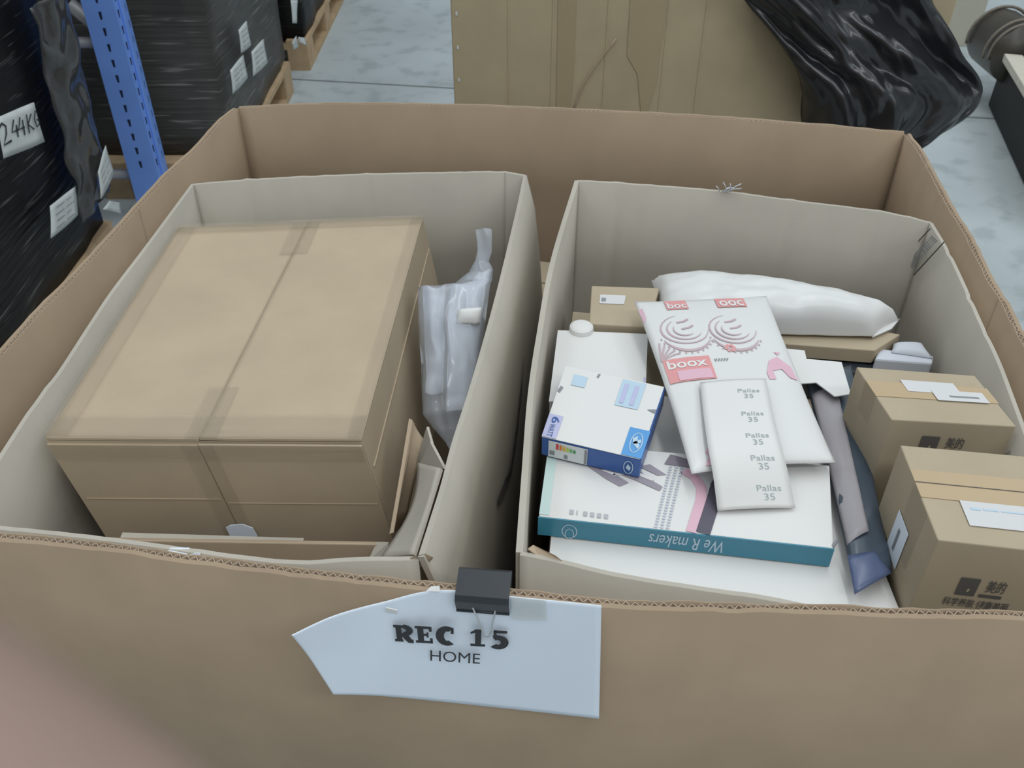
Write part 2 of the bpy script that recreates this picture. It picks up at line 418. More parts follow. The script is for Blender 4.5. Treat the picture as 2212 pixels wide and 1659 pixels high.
# ---------------------------------------------------------------- left open carton
LB = thing('open_carton', 'open grey-brown carton at left holding one big sealed carton', 'box', (-0.29, 0.98, 0.014))
LZ = 0.955
L_FL = (-0.546, 0.628, 0.945)
wall_sheet('back_panel', [(-0.5057, 1.3440, 0.9550), (-0.4040, 1.3620, 0.9550), (-0.2508, 1.3786, 0.9550), (-0.0795, 1.3870, 0.9550), (-0.0105, 1.3887, 0.9550)], 0.02, 0.005, KR_IN, LB, n=60, crease=[(0.17, 0.003), (0.34, 0.002), (0.55, 0.002)], jag=0.001)
wall_sheet('corner_flap', [(-0.0120, 1.3887, 0.9550), (0.0209, 1.3753, 0.9550)], 0.02, 0.005, KR_IN, LB, n=6)
LR = [(0.0209, 1.3753, 0.9550), (0.0098, 1.2651, 0.9550), (-0.0125, 1.0744, 0.9550), (-0.0274, 0.9590, 0.9550), (-0.0449, 0.8373, 0.9550), (-0.0622, 0.7318, 0.9550), (-0.0692, 0.6745, 0.9550), (-0.0772, 0.6246, 0.9550), (-0.0852, 0.5765, 0.9550)]
rp = wall_sheet('right_panel', LR, 0.02, 0.006, KR_IN, LB, n=60, nv=16, lean=(0.065, 0.0, 0.0))
wall_sheet('front_panel', [(-0.0875, 0.5791, 0.9500), (-0.1504, 0.5780, 0.9500), (-0.2212, 0.5800, 0.9450), (-0.40, 0.609, 0.945), L_FL], 0.02, 0.005, KR_IN, LB, n=40, jag=0.001)
wall_sheet('left_panel', [L_FL, (-0.5362, 0.7989, 0.9550), (-0.5307, 0.8565, 0.9550), (-0.5291, 0.9570, 0.9550), (-0.5272, 1.0340, 0.9550), (-0.5186, 1.1487, 0.9550), (-0.5057, 1.3440, 0.9550)], 0.02, 0.005, KR_IN, LB, n=50, crease=[(0.25, -0.002)])
bx('bottom_panel', -0.52, 0.0, 0.64, 1.30, 0.016, 0.022, KR_IN, LB)
# torn corner of the front rim
obj('torn_edge', [(-0.0945, 0.5777, 0.9530), (-0.0814, 0.5787, 0.9570), (-0.0737, 0.5777, 0.9530), (-0.0808, 0.5815, 0.9400), (-0.0909, 0.5829, 0.9350), (-0.1000, 0.5815, 0.9300), (-0.1012, 0.5832, 0.9400),
    (-0.0948, 0.5780, 0.9500), (-0.0819, 0.5817, 0.9510), (-0.0751, 0.5806, 0.9470), (-0.0821, 0.5835, 0.9350), (-0.0923, 0.5849, 0.9300), (-0.1014, 0.5834, 0.9250), (-0.1026, 0.5852, 0.9350)],
    [(0, 1, 2, 3, 4, 5, 6), (7, 13, 12, 11, 10, 9, 8)] + [(i, 7 + i, 7 + (i + 1) % 7, (i + 1) % 7) for i in range(7)], KR_FLAP, LB)
# printed curved stroke on the outer side of the right panel
q = [(-0.0185, 0.8122, 0.7845), (-0.0096, 0.8594, 0.7651), (-0.0013, 0.9105, 0.7512), (0.0051, 0.9587, 0.7583), (0.0098, 1.0031, 0.7714), (0.0140, 1.0459, 0.7876), (0.0169, 1.0835, 0.8096)]
sp = spline(q, 24); LR6 = spline(LR, 80); vs = []; fs = []
for i, p in enumerate(sp):
    wd = 0.003 + 0.016 * math.sin(math.pi * min(1, (i + 2) / 27)) ** 0.6 * (1 - 0.6 * i / 24)
    d = (sp[min(24, i + 1)] - sp[max(0, i - 1)]); m = Vector((0, -d.z, d.y)).normalized()
    for sgn in (1, -1):
        e = p + m * (sgn * wd / 2); near = min(LR6, key=lambda a: abs(a.y - e.y))
        vs.append(Vector((near.x + 0.065 * max(0, 1 - (e.z - 0.02) / 0.935) ** 0.55 + 0.0055, e.y, e.z)))
    if i: fs.append((2 * i - 2, 2 * i - 1, 2 * i + 1, 2 * i))
pr = obj('printed_curve', vs, fs, INKF, rp); pr['label'] = 'dark printed curved stroke'
# folded inner flap of the right side
LRp = spline(LR, 40)
def fl_in(u, v):
    a = Vector((-0.0700, 0.7053, 0.9450)).lerp(Vector((-0.0884, 0.5869, 0.9450)), u); b = Vector((-0.1027, 0.7727, 0.8900)).lerp(Vector((-0.1281, 0.6217, 0.9000)), u)
    if v > 0 : b = b + Vector((0.012 * math.sin(math.pi * u), 0, 0))
    return a.lerp(b, v) + Vector((-0.004, 0, 0))
grid_solid('inner_flap', fl_in, 16, 6, 0.004, KR_IN, LB)
quad_sheet('inner_flap', [(-0.0881, 0.7528, 0.9400), (-0.0700, 0.7060, 0.9450), (-0.1024, 0.7642, 0.8850), (-0.1062, 0.7718, 0.8850)], 0.003, KR_IN, LB)
quad_sheet('inner_flap', [(-0.0953, 0.7896, 0.9300), (-0.0888, 0.7671, 0.9250), (-0.1059, 0.7902, 0.8600), (-0.1133, 0.8013, 0.8600)], 0.003, KR_IN, LB)
# brown cardboard divider leaning beside the sealed carton
dv = thing('cardboard_divider', 'small reddish brown cardboard sheet wedged beside the big sealed carton', 'cardboard', (-0.13, 0.76, 0.55))
quad_sheet('sheet', [(-0.1203, 0.8374, 0.9000), (-0.1047, 0.8162, 0.8850), (-0.1296, 0.7635, 0.8000), (-0.1341, 0.7003, 0.8500)], 0.004, KR_FLAP, dv, bulge=0.004, n=6)
for z_, dx in ((0, 0.0),): quad_sheet('curled_edge', [(-0.1206, 0.8324, 0.9050), (-0.1163, 0.8265, 0.9050), (-0.1311, 0.6989, 0.8530), (-0.1346, 0.6975, 0.8530)], 0.005, KR_FLAP, dv)

# ---------------------------------------------------------------- big sealed carton
BC = thing('sealed_carton', 'big taped brown carton filling the left open carton', 'carton', (-0.33, 1.0, 0.022))
bt = [(-0.5167, 0.7652, 0.9350), (-0.1661, 0.7614, 0.9350), (-0.1365, 1.2717, 0.9350), (-0.5032, 1.2412, 0.9350)]
fb = [(-0.4928, 0.7640, 0.7832), (-0.1443, 0.7600, 0.7997)]
k = (0.935 - 0.40) / (0.935 - 0.785)
def ext(a, b, k): return tuple(a[i] + (b[i] - a[i]) * k for i in range(3))
b0 = ext(bt[0], fb[0], k * 0.98); b1 = ext(bt[1], fb[1], k)
b0 = (b0[0] * 0.35 + bt[0][0] * 0.65 + 0.035, 0.768, 0.40); b1 = (b1[0] * 0.35 + bt[1][0] * 0.65 + 0.01, 0.764, 0.40)
low = [b0, b1, (b1[0] + 0.03, bt[2][1], 0.40), (b0[0] + 0.02, bt[3][1], 0.40)]
top_in = [(p[0], p[1], p[2] - 0.004) for p in bt]
def mid4(z):
    out = []
    for i in range(4):
        t = (0.935 - z) / 0.15
        if i == 0: d = (fb[0][0] - bt[0][0]) * t
        elif i == 1: d = (fb[1][0] - bt[1][0]) * t
        elif i == 2: d = (fb[1][0] - bt[1][0]) * t
        else: d = (fb[0][0] - bt[0][0]) * t
        out.append((bt[i][0] + d, bt[i][1], z))
    return out
m4 = mid4(0.70)
vs = [(p[0], p[1], 0.30) for p in m4] + m4 + top_in
fs = [(0, 3, 2, 1), (8, 9, 10, 11)] + [(i, (i + 1) % 4, 4 + (i + 1) % 4, 4 + i) for i in range(4)] + [(4 + i, 4 + (i + 1) % 4, 8 + (i + 1) % 4, 8 + i) for i in range(4)]
obj('body', vs, fs, KR_BIG, BC)
TS = Surf(*[(p[0], p[1], p[2] - 0.002) for p in bt])
sl, sr = 0.487, 0.527
def seamed(name, S, a0, a1, c0, c1, off, bul, side):
    def f(u, v):
        l = a0 + (c0 - a0) * v; r = a1 + (c1 - a1) * v; uu = l + (r - l) * u
        return S(uu, v, off + bul * math.sin(math.pi * u) * math.sin(math.pi * v) + 0.0007 * noise.noise(Vector((uu * 9, v * 9, side))))
    return grid_solid(name, f, 24, 24, 0.003, KR_BIG, BC)
seamed('flap', TS, 0.0, sl - 0.0008, 0.0, sr - 0.0008, 0.0005, 0.0015, 1)
seamed('flap', TS, sl + 0.0008, 1.0, sr + 0.0008, 1.0, 0.0015, 0.002, 5)
FS = Surf(m4[0], m4[1], top_in[1], top_in[0])
patch('front_flap', FS, 0.0, 0.0, 0.478, 0.985, 0.0015, 0.003, KR_BIG, BC)
patch('front_flap', FS, 0.484, 0.0, 1.0, 0.995, 0.003, 0.003, KR_BIG, BC)
RS = Surf(m4[1], m4[2], top_in[2], top_in[1])
patch('side_crease', RS, 0.02, 0.80, 0.98, 0.805, 0.0008, 0.0015, KR_BIG, BC)
patch('side_crease', FS, 0.02, 0.62, 0.47, 0.625, 0.0035, 0.001, KR_BIG, BC)
patch('side_crease', FS, 0.49, 0.60, 0.99, 0.605, 0.0048, 0.001, KR_BIG, BC)
def tape_on(S, u0, v0, u1, v1, off, nm='clear_tape'):
    def f(u, v):
        uu = u0 + (u1 - u0) * u; vv = v0 + (v1 - v0) * v
        return S(uu, vv, off + 0.0012 * noise.noise(Vector((uu * 40, vv * 60, 1))))
    return grid_solid(nm, f, 14, 14, 0.0003, TAPE, BC)
tape_on(TS, 0.445, -0.003, 0.545, 0.18, 0.0050)
tape_on(TS, 0.470, 0.80, 0.580, 1.003, 0.0052)
tape_on(TS, 0.0, -0.003, 1.0, 0.075, 0.0062)
tape_on(TS, 0.0, 0.95, 1.0, 1.003, 0.0062)
tape_on(TS, -0.002, 0.0, 0.075, 1.0, 0.0068)
tape_on(TS, 0.955, 0.0, 1.004, 1.0, 0.0062)
tape_on(FS, 0.43, 0.35, 0.53, 1.0, 0.0062)
tape_on(FS, 0.0, 0.90, 1.0, 1.0, 0.0066)
wl = [(-0.3383, 0.7510, 0.8054), (-0.3326, 0.7510, 0.8094), (-0.3176, 0.7510, 0.8110), (-0.3067, 0.7510, 0.8046), (-0.3036, 0.7510, 0.7910), (-0.3070, 0.7510, 0.7869), (-0.3354, 0.7510, 0.7861)]
wl2 = [(p[0], p[1] + 0.001, p[2]) for p in wl]
tl = obj('torn_label', wl + wl2, [tuple(range(7)), tuple(range(13, 6, -1))] + [(i, 7 + i, 7 + (i + 1) % 7, (i + 1) % 7) for i in range(7)], PAPER, BC); tl['label'] = 'torn white paper sticker'

# thin carton in front of it
fc = thing('thin_carton', 'thin brown carton standing between the big sealed carton and the front wall', 'carton', (-0.32, 0.70, 0.3))
ft = [(-0.4628, 0.6850, 0.8579), (-0.1315, 0.6720, 0.8650), (-0.1366, 0.6900, 0.8493), (-0.4719, 0.7050, 0.8402)]
hexa('body', dropped(ft, 0.30), ft, KR_FLAP, fc, bevel=0.002)
q = [(-0.4412, 0.7120, 0.8356), (-0.2371, 0.7120, 0.8263)]
hexa('board', [(q[0][0], 0.708, 0.6), (q[1][0], 0.708, 0.6), (q[1][0], 0.716, 0.6), (q[0][0], 0.716, 0.6)], [(q[0][0], 0.708, q[0][2]), (q[1][0], 0.708, q[1][2]), (q[1][0], 0.716, q[1][2]), (q[0][0], 0.716, q[0][2])], KR_IN, fc)
quad_sheet('end_flap', [(-0.1556, 0.6640, 0.8473), (-0.1347, 0.6620, 0.8496), (-0.1322, 0.6720, 0.8679), (-0.1455, 0.6760, 0.8635)], 0.003, KR_IN, fc)
# white tags above the front rim
tg = thing('paper_tag', 'white folded paper tag sticking up above the front rim', 'tag', (-0.33, 0.60, 0.93))
quad_sheet('leaf', [(-0.3321, 0.5878, 0.9400), (-0.3118, 0.5878, 0.9400), (-0.3087, 0.5967, 0.9450), (-0.3274, 0.5967, 0.9450)], 0.0006, PAPER, tg)
quad_sheet('leaf', [(-0.3116, 0.5846, 0.9450), (-0.2958, 0.5829, 0.9450), (-0.2947, 0.5859, 0.9500), (-0.3002, 0.5854, 0.9500)], 0.0006, PAPER, tg)
TGS = Surf((-0.3321, 0.5878, 0.9400), (-0.3118, 0.5878, 0.9400), (-0.3087, 0.5967, 0.9450), (-0.3274, 0.5967, 0.9450))
decal('print', TGS, [rect(0.25, 0.15, 0.55, 0.30)], 0.001, GREYINK, tg)

# ---------------------------------------------------------------- clear bag
BG = thing('plastic_bag', 'clear plastic bag of white goods beside the big sealed carton', 'bag', (-0.07, 1.0, 0.6))
def wx(y): return -0.081 + 0.1276 * (y - 0.575) - 0.012
rows = [((-0.0499, 1.1200, 0.9983), (-0.0278, 1.1200, 0.9976), 0.004), ((-0.0488, 1.1150, 0.9875), (-0.0279, 1.1150, 0.9875), 0.006), ((-0.0477, 1.1100, 0.9723), (-0.0280, 1.1100, 0.9701), 0.007), ((-0.0504, 1.1050, 0.9591), (-0.0319, 1.1050, 0.9569), 0.009),
        ((-0.0596, 1.1000, 0.9429), None, 0.016), ((-0.0775, 1.0900, 0.9326), None, 0.028), ((-0.1281, 1.0700, 0.9371), None, 0.034), ((-0.1266, 1.0300, 0.9118), None, 0.042), ((-0.1221, 0.9900, 0.8733), None, 0.046), ((-0.1200, 0.9550, 0.8442), None, 0.042), ((-0.1177, 0.9350, 0.8265), None, 0.036), ((-0.1045, 0.9200, 0.8136), None, 0.026), ((-0.0876, 0.9050, 0.8025), None, 0.012), ((-0.0764, 0.8900, 0.7916), None, 0.006)]
def bag_mesh(name, inset, thick, mat, r0, wr, shift=0.0, r1=99):
    n = 18; vs = []; fs = []; RR = rows[r0:r1]
    Ls = spline([r[0] for r in RR], 44)
    rr = [Vector(r[1]) if r[1] else Vector((max(wx(r[0][1]), r[0][0] + 0.01), r[0][1], r[0][2] + 0.004)) for r in RR]
    # follow the same parameter as the left border
    def at(seq, t):
        x = t * (len(seq) - 1); i = min(len(seq) - 2, int(x)); f = x - i; f = f * f * (3 - 2 * f)
        return seq[i] * (1 - f) + seq[i + 1] * f
    A = [Vector(r[0]) for r in RR]; B = rr; T = [r[2] for r in RR]; m = 52
    for s in (1, -1):
        for j in range(m + 1):
            t = j / m; a = at(A, t); b = at(B, t); th = at(T, t) * thick
            c = (a + b) / 2; a = c + (a - c) * inset; b = c + (b - c) * inset; sh = (b - a) * shift; a = a + sh; b = b + sh
            for i in range(n + 1):
                u = i / n; p = a.lerp(b, u); k = math.sqrt(max(0, 1 - (2 * u - 1) ** 2))
                d = Vector((0, -0.8, 0.6))
                q = p + d * (s * th * k * 0.8)
                q += Vector((noise.noise(p * 25 + Vector((s, 0, 0))), noise.noise(p * 31 + Vector((9, s, 0))), noise.noise(p * 45))) * wr * (0.3 + k)
                q += d * s * wr * 1.2 * noise.noise(Vector((p.x * 90 + p.z * 20, p.z * 18, s)))
                q.x = min(q.x, wx(q.y) + 0.004) if j > 12 else q.x
                vs.append(q)
    W = n + 1; M = W * (m + 1)
    for j in range(m):
        for i in range(n):
            a = j * W + i; fs.append((a, a + 1, a + W + 1, a + W)); fs.append((M + a, M + a + W, M + a + W + 1, M + a + 1))
    for j in range(m):
        a = j * W; fs.append((a, a + W, M + a + W, M + a)); a += n; fs.append((a, M + a, M + a + W, a + W))
    for i in range(n):
        fs.append((i, M + i, M + i + 1, i + 1)); a = m * W + i; fs.append((a, a + 1, M + a + 1, M + a))
    return obj(name, vs, fs, mat, BG, smooth=True)
bag_mesh('film', 1.0, 1.0, CLEAR, 0, 0.004)
bag_mesh('foam_wrap', 0.50, 0.5, FOAM, 4, 0.006, shift=0.38, r1=11)
bag_mesh('foam_wrap', 0.30, 0.45, FOAM, 6, 0.008, shift=-0.9, r1=10)
quad_sheet('card', [(-0.0741, 1.0000, 0.9251), (-0.0426, 1.0000, 0.9236), (-0.0400, 1.0100, 0.9446), (-0.0703, 1.0100, 0.9417)], 0.002, WHITE, BG, bulge=0.004, n=5)

# ---------------------------------------------------------------- right open carton
RB = thing('open_carton', 'open grey-brown carton at right full of white parcels and boxes', 'box', (0.30, 0.95, 0.014))
R_BL, R_BR = (0.1057, 1.3877, 0.9400), (0.6329, 1.2464, 0.9400)
wall_sheet('back_panel', [R_BL, (0.1736, 1.3793, 0.9400), (0.3303, 1.3515, 0.9400), (0.4252, 1.3229, 0.9400), (0.5691, 1.2816, 0.9400), R_BR], 0.02, 0.005, KR_IN, RB, n=70, crease=[(0.12, 0.003), (0.62, 0.002), (0.86, 0.002)], jag=0.0008)
wall_sheet('left_panel', [(0.0071, 0.5953, 0.9400), (0.0137, 0.7063, 0.9400), (0.0215, 0.8320, 0.9400), (0.0338, 0.9490, 0.9400), (0.0576, 1.1332, 0.9400), R_BL], 0.02, 0.007, KR_IN, RB, n=50)
RFR = (0.549, 0.552, 0.905)
RR_ = [R_BR, (0.6276, 1.1654, 0.9400), (0.6149, 1.0642, 0.9400), (0.6034, 0.9859, 0.9400), (0.5923, 0.9006, 0.9400), (0.5761, 0.8111, 0.9400), RFR]
rrp = wall_sheet('right_panel', RR_, 0.02, 0.005, KR_IN, RB, n=60, crease=[(0.13, -0.002), (0.30, -0.002), (0.42, -0.001)])
wall_sheet('front_panel', [(0.0080, 0.5941, 0.9400), (0.0414, 0.5855, 0.9400), (0.0972, 0.5680, 0.9400), (0.1686, 0.5527, 0.9400), (0.2523, 0.5408, 0.9350), (0.36, 0.543, 0.90), RFR], 0.02, 0.005, KR_IN, RB, n=50, jag=0.001)
bx('bottom_panel', 0.03, 0.55, 0.60, 1.25, 0.016, 0.022, KR_IN, RB)
obj('torn_edge', [(0.0151, 0.5955, 0.9450), (0.0205, 0.6002, 0.9450), (0.0413, 0.5869, 0.9450), (0.0484, 0.5838, 0.9400), (0.0399, 0.5855, 0.9320), (0.0262, 0.5906, 0.9380),
     (0.0151, 0.5976, 0.9400), (0.0206, 0.6023, 0.9400), (0.0416, 0.5889, 0.9400), (0.0487, 0.5858, 0.9350), (0.0401, 0.5874, 0.9270), (0.0263, 0.5927, 0.9330)],
    [(0, 1, 2, 3, 4, 5), (6, 11, 10, 9, 8, 7)] + [(i, 6 + i, 6 + (i + 1) % 6, (i + 1) % 6) for i in range(6)], KR_FLAP, RB)
# printed barcode on the inside of the right panel
def rw(px): return px
BS = Surf((0.6222, 1.2252, 0.8600), (0.6139, 1.1520, 0.9613), (0.6222, 1.2255, 0.9444), (0.6323, 1.3139, 0.8360))
bars = []; u = 0.1
while u < 0.92:
    wd = random.choice((0.008, 0.012, 0.02)); bars.append(rect(u, 0.24, u + wd, 0.62)); u += wd + random.choice((0.008, 0.014))
decal('barcode', BS, bars, 0.001, GREYINK, rrp)
decals('barcode_rule', BS, [rect(0.0, -0.02, 1.0, 0.03), rect(0.0, 0.86, 1.0, 0.91)], 0.001, INK, rrp)
tt = thing('string_tuft', 'tuft of pale torn string on the rear rim of the right carton', 'string', (0.29, 1.31, 0.94))
for i in range(7):
    a = Vector((0.3405, 1.3443, 0.9420)); d = Vector((random.uniform(-.02, .03), random.uniform(-.004, .004), random.uniform(0.004, 0.016)))
    tube('strand', [a + Vector((i * 0.003 - 0.01, 0, 0)), a + d * 0.5 + Vector((i * 0.003 - 0.01, 0, 0.002)), a + d + Vector((i * 0.003 - 0.01, 0, 0))], 0.0008, FOAM, tt, 5)

# ================================================================ goods in the right carton
def carton(name, label, top, zlow, mat, cat='box', bevel=0.0015, group=None):
    cx = sum(p[0] for p in top) / 4; cy = sum(p[1] for p in top) / 4
    t = thing(name, label, cat, (cx, cy, zlow), group)
    hexa('body', dropped(top, zlow), top, mat, t, bevel=bevel)
    return t, Surf(*top)
# bottom filler so that the goods stand on something
wb, WS = carton('flat_white_box', 'large flat white box lying lowest at the front of the right carton', [(0.036, 0.622, 0.83), (0.404, 0.604, 0.83), (0.405, 0.930, 0.83), (0.075, 0.985, 0.83)], 0.765, WHITE)
patch('lid', WS, -0.004, -0.004, 1.004, 1.004, 0.0006, 0.002, WHITE, wb)
fil = carton('packing_carton', 'plain brown carton hidden under the white boxes', [(0.03, 0.62, 0.763), (0.50, 0.60, 0.763), (0.56, 1.20, 0.763), (0.10, 1.27, 0.763)], 0.024, KR_SM)[0]

# craft box with teal edge
ct = [(0.0299, 0.7162, 0.8620), (0.3460, 0.6694, 0.8620), (0.3762, 0.7984, 0.8620), (0.0451, 0.8392, 0.8620)]
cb, CS = carton('craft_tool_box', 'flat white craft box with teal front edge and upside-down lettering', ct, 0.834, WHITE)
CF = Surf((ct[0][0], ct[0][1], 0.834), (ct[1][0], ct[1][1], 0.834), ct[1], ct[0])
te = patch('teal_edge', CF, -0.002, 0.0, 1.002, 1.0, 0.0012, 0.0015, TEAL, cb); te['label'] = 'teal printed front edge'
text_on('lettering', CF, 'We R makers', 0.64, 0.80, 0.385, 0.12, 0.0024, PALEBLUE, cb, bold=0.006, shear=0.2)
decal('round_logo', CF, ribbon(CF, arc(0.11, 0.4, 0.026, 0.38, 0, 360, 20), 0.0012) + ribbon(CF, arc(0.11, 0.25, 0.015, 0.30, 0, 360, 14), 0.0010), 0.0024, PALEBLUE, cb)
decals('corner_print', CS, [rect(0.0, 0.02, 0.035, 0.98), rect(0.0, 0.80, 0.30, 0.93)], 0.0008, PALETEAL, cb)
# printed picture of a grey punch tool
tool = [[(0.11, 0.80), (0.14, 0.72), (0.22, 0.55), (0.27, 0.47), (0.30, 0.53), (0.20, 0.72), (0.15, 0.80), (0.12, 0.84)],
        [(0.17, 0.82), (0.22, 0.85), (0.28, 0.74), (0.34, 0.70), (0.36, 0.62), (0.29, 0.66), (0.22, 0.72)],
        [(0.24, 0.66), (0.33, 0.56), (0.41, 0.46), (0.42, 0.52), (0.35, 0.64), (0.28, 0.70)],
        [(0.33, 0.76), (0.40, 0.66), (0.43, 0.68), (0.37, 0.80)]]
decals('tool_picture', CS, tool, 0.0010, plain('tool_print', (0.30, 0.27, 0.31), 0.5), cb)
decals('tool_highlight', CS, [[(0.20, 0.66), (0.25, 0.60), (0.26, 0.62), (0.22, 0.68)], [(0.24, 0.60), (0.30, 0.64), (0.29, 0.68), (0.25, 0.66)], [(0.31, 0.66), (0.38, 0.58), (0.39, 0.60), (0.33, 0.68)]], 0.0013, WHITE, cb)
decal('small_print', CS, [rect(0.105 + 0.024 * i, 0.06 - 0.002 * i, 0.105 + 0.024 * i + (0.014 if i != 1 else 0.004), 0.115 - 0.002 * i) for i in range(6)], 0.0010, plain('small_print_grey', (0.42, 0.42, 0.45), 0.5), cb)
dots = []
for i in range(26):
    for j in range(3):
        cu, cv = 0.405 + j * 0.02 + 0.045 * (i / 26), 0.02 + i * 0.035
        dots.append([(cu + 0.007 * math.cos(t * math.pi / 3), cv + 0.013 * math.sin(t * math.pi / 3)) for t in range(6)])
decal('dotted_band', CS, dots, 0.0010, plain('dot_grey', (0.50, 0.52, 0.58), 0.5), cb)
decal('pink_band', CS, ribbon(CS, [(0.525, 0.0), (0.54, 0.2), (0.555, 0.4), (0.555, 0.55), (0.53, 0.68), (0.49, 0.76)], 0.012), 0.0010, PINK, cb)
decal('black_band', CS, ribbon(CS, [(0.565, 0.0), (0.585, 0.25), (0.60, 0.45), (0.61, 0.60), (0.625, 0.70)], 0.016), 0.0011, plain('band_black', (0.10, 0.09, 0.12), 0.4), cb)
decal('dark_photo', CS, [[(0.42, 0.82), (0.44, 0.96), (0.52, 0.90), (0.53, 0.80)]], 0.0012, plain('photo_dark', (0.22, 0.19, 0.23), 0.4), cb)
er = quad_sheet('raised_corner', [(0.3458, 0.6696, 0.8610), (0.3520, 0.6764, 0.8660), (0.3508, 0.6790, 0.8660), (0.3447, 0.6729, 0.8610)], 0.002, GREYINK, cb)

# blue and white lamp box
lt = [(0.0349, 0.8138, 0.8930), (0.1476, 0.7741, 0.8930), (0.1928, 0.9060, 0.8930), (0.0694, 0.9500, 0.8930)]
lb, LS = carton('lamp_box', 'white lamp box with blue sides lying on the teal-edged craft box', lt, 0.8645, BLUE)
patch('white_top', LS, 0.0, 0.0, 0.985, 1.0, 0.0008, 0.0008, WHITE, lb)
LF = Surf((lt[0][0], lt[0][1], 0.8645), (lt[1][0], lt[1][1], 0.8645), lt[1], lt[0])
LRs = Surf((lt[1][0], lt[1][1], 0.8645), (lt[2][0], lt[2][1], 0.8645), lt[2], lt[1])
decal('blue_square', LS, [rect(0.80, 0.0, 1.0, 0.36)], 0.0020, LBLUE, lb)
decal('round_logo', LS, ribbon(LS, arc(0.905, 0.175, 0.055, 0.125, 0, 360, 24), 0.0012) + [[(0.87, 0.16), (0.94, 0.10), (0.945, 0.15), (0.895, 0.20)], [(0.86, 0.22), (0.90, 0.26), (0.92, 0.17), (0.88, 0.15)], [(0.89, 0.19), (0.94, 0.23), (0.95, 0.19), (0.91, 0.16)]], 0.0026, PALEBLUE, lb)
decal('lilac_panel', LS, [rect(0.0, 0.0, 0.145, 0.30)], 0.0020, LILAC, lb)
LP_ = Surf(LS(0.0, 0.30), LS(0.0, 0.0), LS(0.145, 0.0), LS(0.145, 0.30))
text_on('lettering', LP_, '6', 0.10, 0.30, 0.38, 0.85, 0.0027, BLUE, lb, bold=0.01)
text_on('lettering', LP_, 'WATT', 0.42, 0.30, 0.96, 0.68, 0.0027, BLUE, lb)
decals('blue_sticker', LS, [rect(0.585, 0.60, 0.815, 0.98), rect(0.11, 0.74, 0.25, 0.90)], 0.0020, PALEBLUE, lb)
decals('sticker_print', LS, [rect(0.62 + a * 0.10, 0.64, 0.66 + a * 0.10, 0.92) for a in (0, 1)], 0.0026, LILAC, lb)
decal('energy_label', LF, [rect(0.075, 0.06, 0.475, 0.94)], 0.0010, LABELM, lb)
ec = [(0.62, 0.05, 0.06), (0.66, 0.20, 0.05), (0.70, 0.42, 0.06), (0.45, 0.55, 0.10), (0.15, 0.42, 0.14), (0.05, 0.28, 0.12)]
for i, c_ in enumerate(ec):
    decal('energy_bar', LF, [rect(0.155 + 0.035 * i, 0.55, 0.180 + 0.035 * i, 0.86 - 0.03 * i)], 0.0016, plain('energy_%d' % i, c_, 0.5), lb)
decals('label_print', LF, [rect(0.09, 0.20, 0.14, 0.42), rect(0.24, 0.14, 0.275, 0.34), rect(0.445, 0.10, 0.47, 0.88)], 0.0016, GREYINK, lb)
decal('round_logo', LF, ribbon(LF, arc(0.885, 0.48, 0.045, 0.34, 0, 360, 20), 0.0009) + [[(0.86, 0.42), (0.90, 0.30), (0.91, 0.5), (0.88, 0.66)]], 0.0010, PALEBLUE, lb)
decal('thumb_notch', LS, [[(0.90, 0.63), (0.985, 0.60), (0.985, 0.66)]], 0.0022, GREYINK, lb)
decals('edge_print', LS, [[(0.0, 0.62), (0.03, 0.60), (0.05, 0.68), (0.02, 0.70)], [(0.33, 0.93), (0.35, 0.92), (0.36, 0.98), (0.34, 0.98)]], 0.0020, GREYINK, lb)

# white box behind it
w2, W2S = carton('white_box', 'plain white box behind the blue lamp box, against the left side of its carton', [(0.0481, 0.9150, 0.8630), (0.1694, 0.9112, 0.8630), (0.1902, 1.0620, 0.8630), (0.0655, 1.0711, 0.8630)], 0.831, WHITE)
patch('lid', W2S, -0.006, -0.006, 1.006, 1.006, 0.0006, 0.002, WHITE, w2)
decal('side_tab', W2S, [rect(0.98, 0.12, 1.0, 0.35)], 0.002, LILAC, w2)
tb = thing('bottle_cap', 'small round white cap behind the plain white box', 'cap', (0.077, 1.06, 0.83))
cpt = Vector((0.0980, 1.0724, 0.8700))
vs = []; fs = []
prof = [(0.017, -0.04), (0.0175, -0.004), (0.0165, 0.001), (0.013, 0.003), (0.006, 0.004)]
for r_, z_ in prof:
    for k_ in range(20): vs.append(cpt + Vector((r_ * math.cos(k_ * math.pi / 10), r_ * math.sin(k_ * math.pi / 10), z_)))
for i in range(len(prof) - 1):
    for k_ in range(20): fs.append((i * 20 + k_, i * 20 + (k_ + 1) % 20, (i + 1) * 20 + (k_ + 1) % 20, (i + 1) * 20 + k_))
fs.append(tuple(range(80, 100))); fs.append(tuple(range(19, -1, -1)))
obj('shell', vs, fs, WHITE, tb, smooth=False)

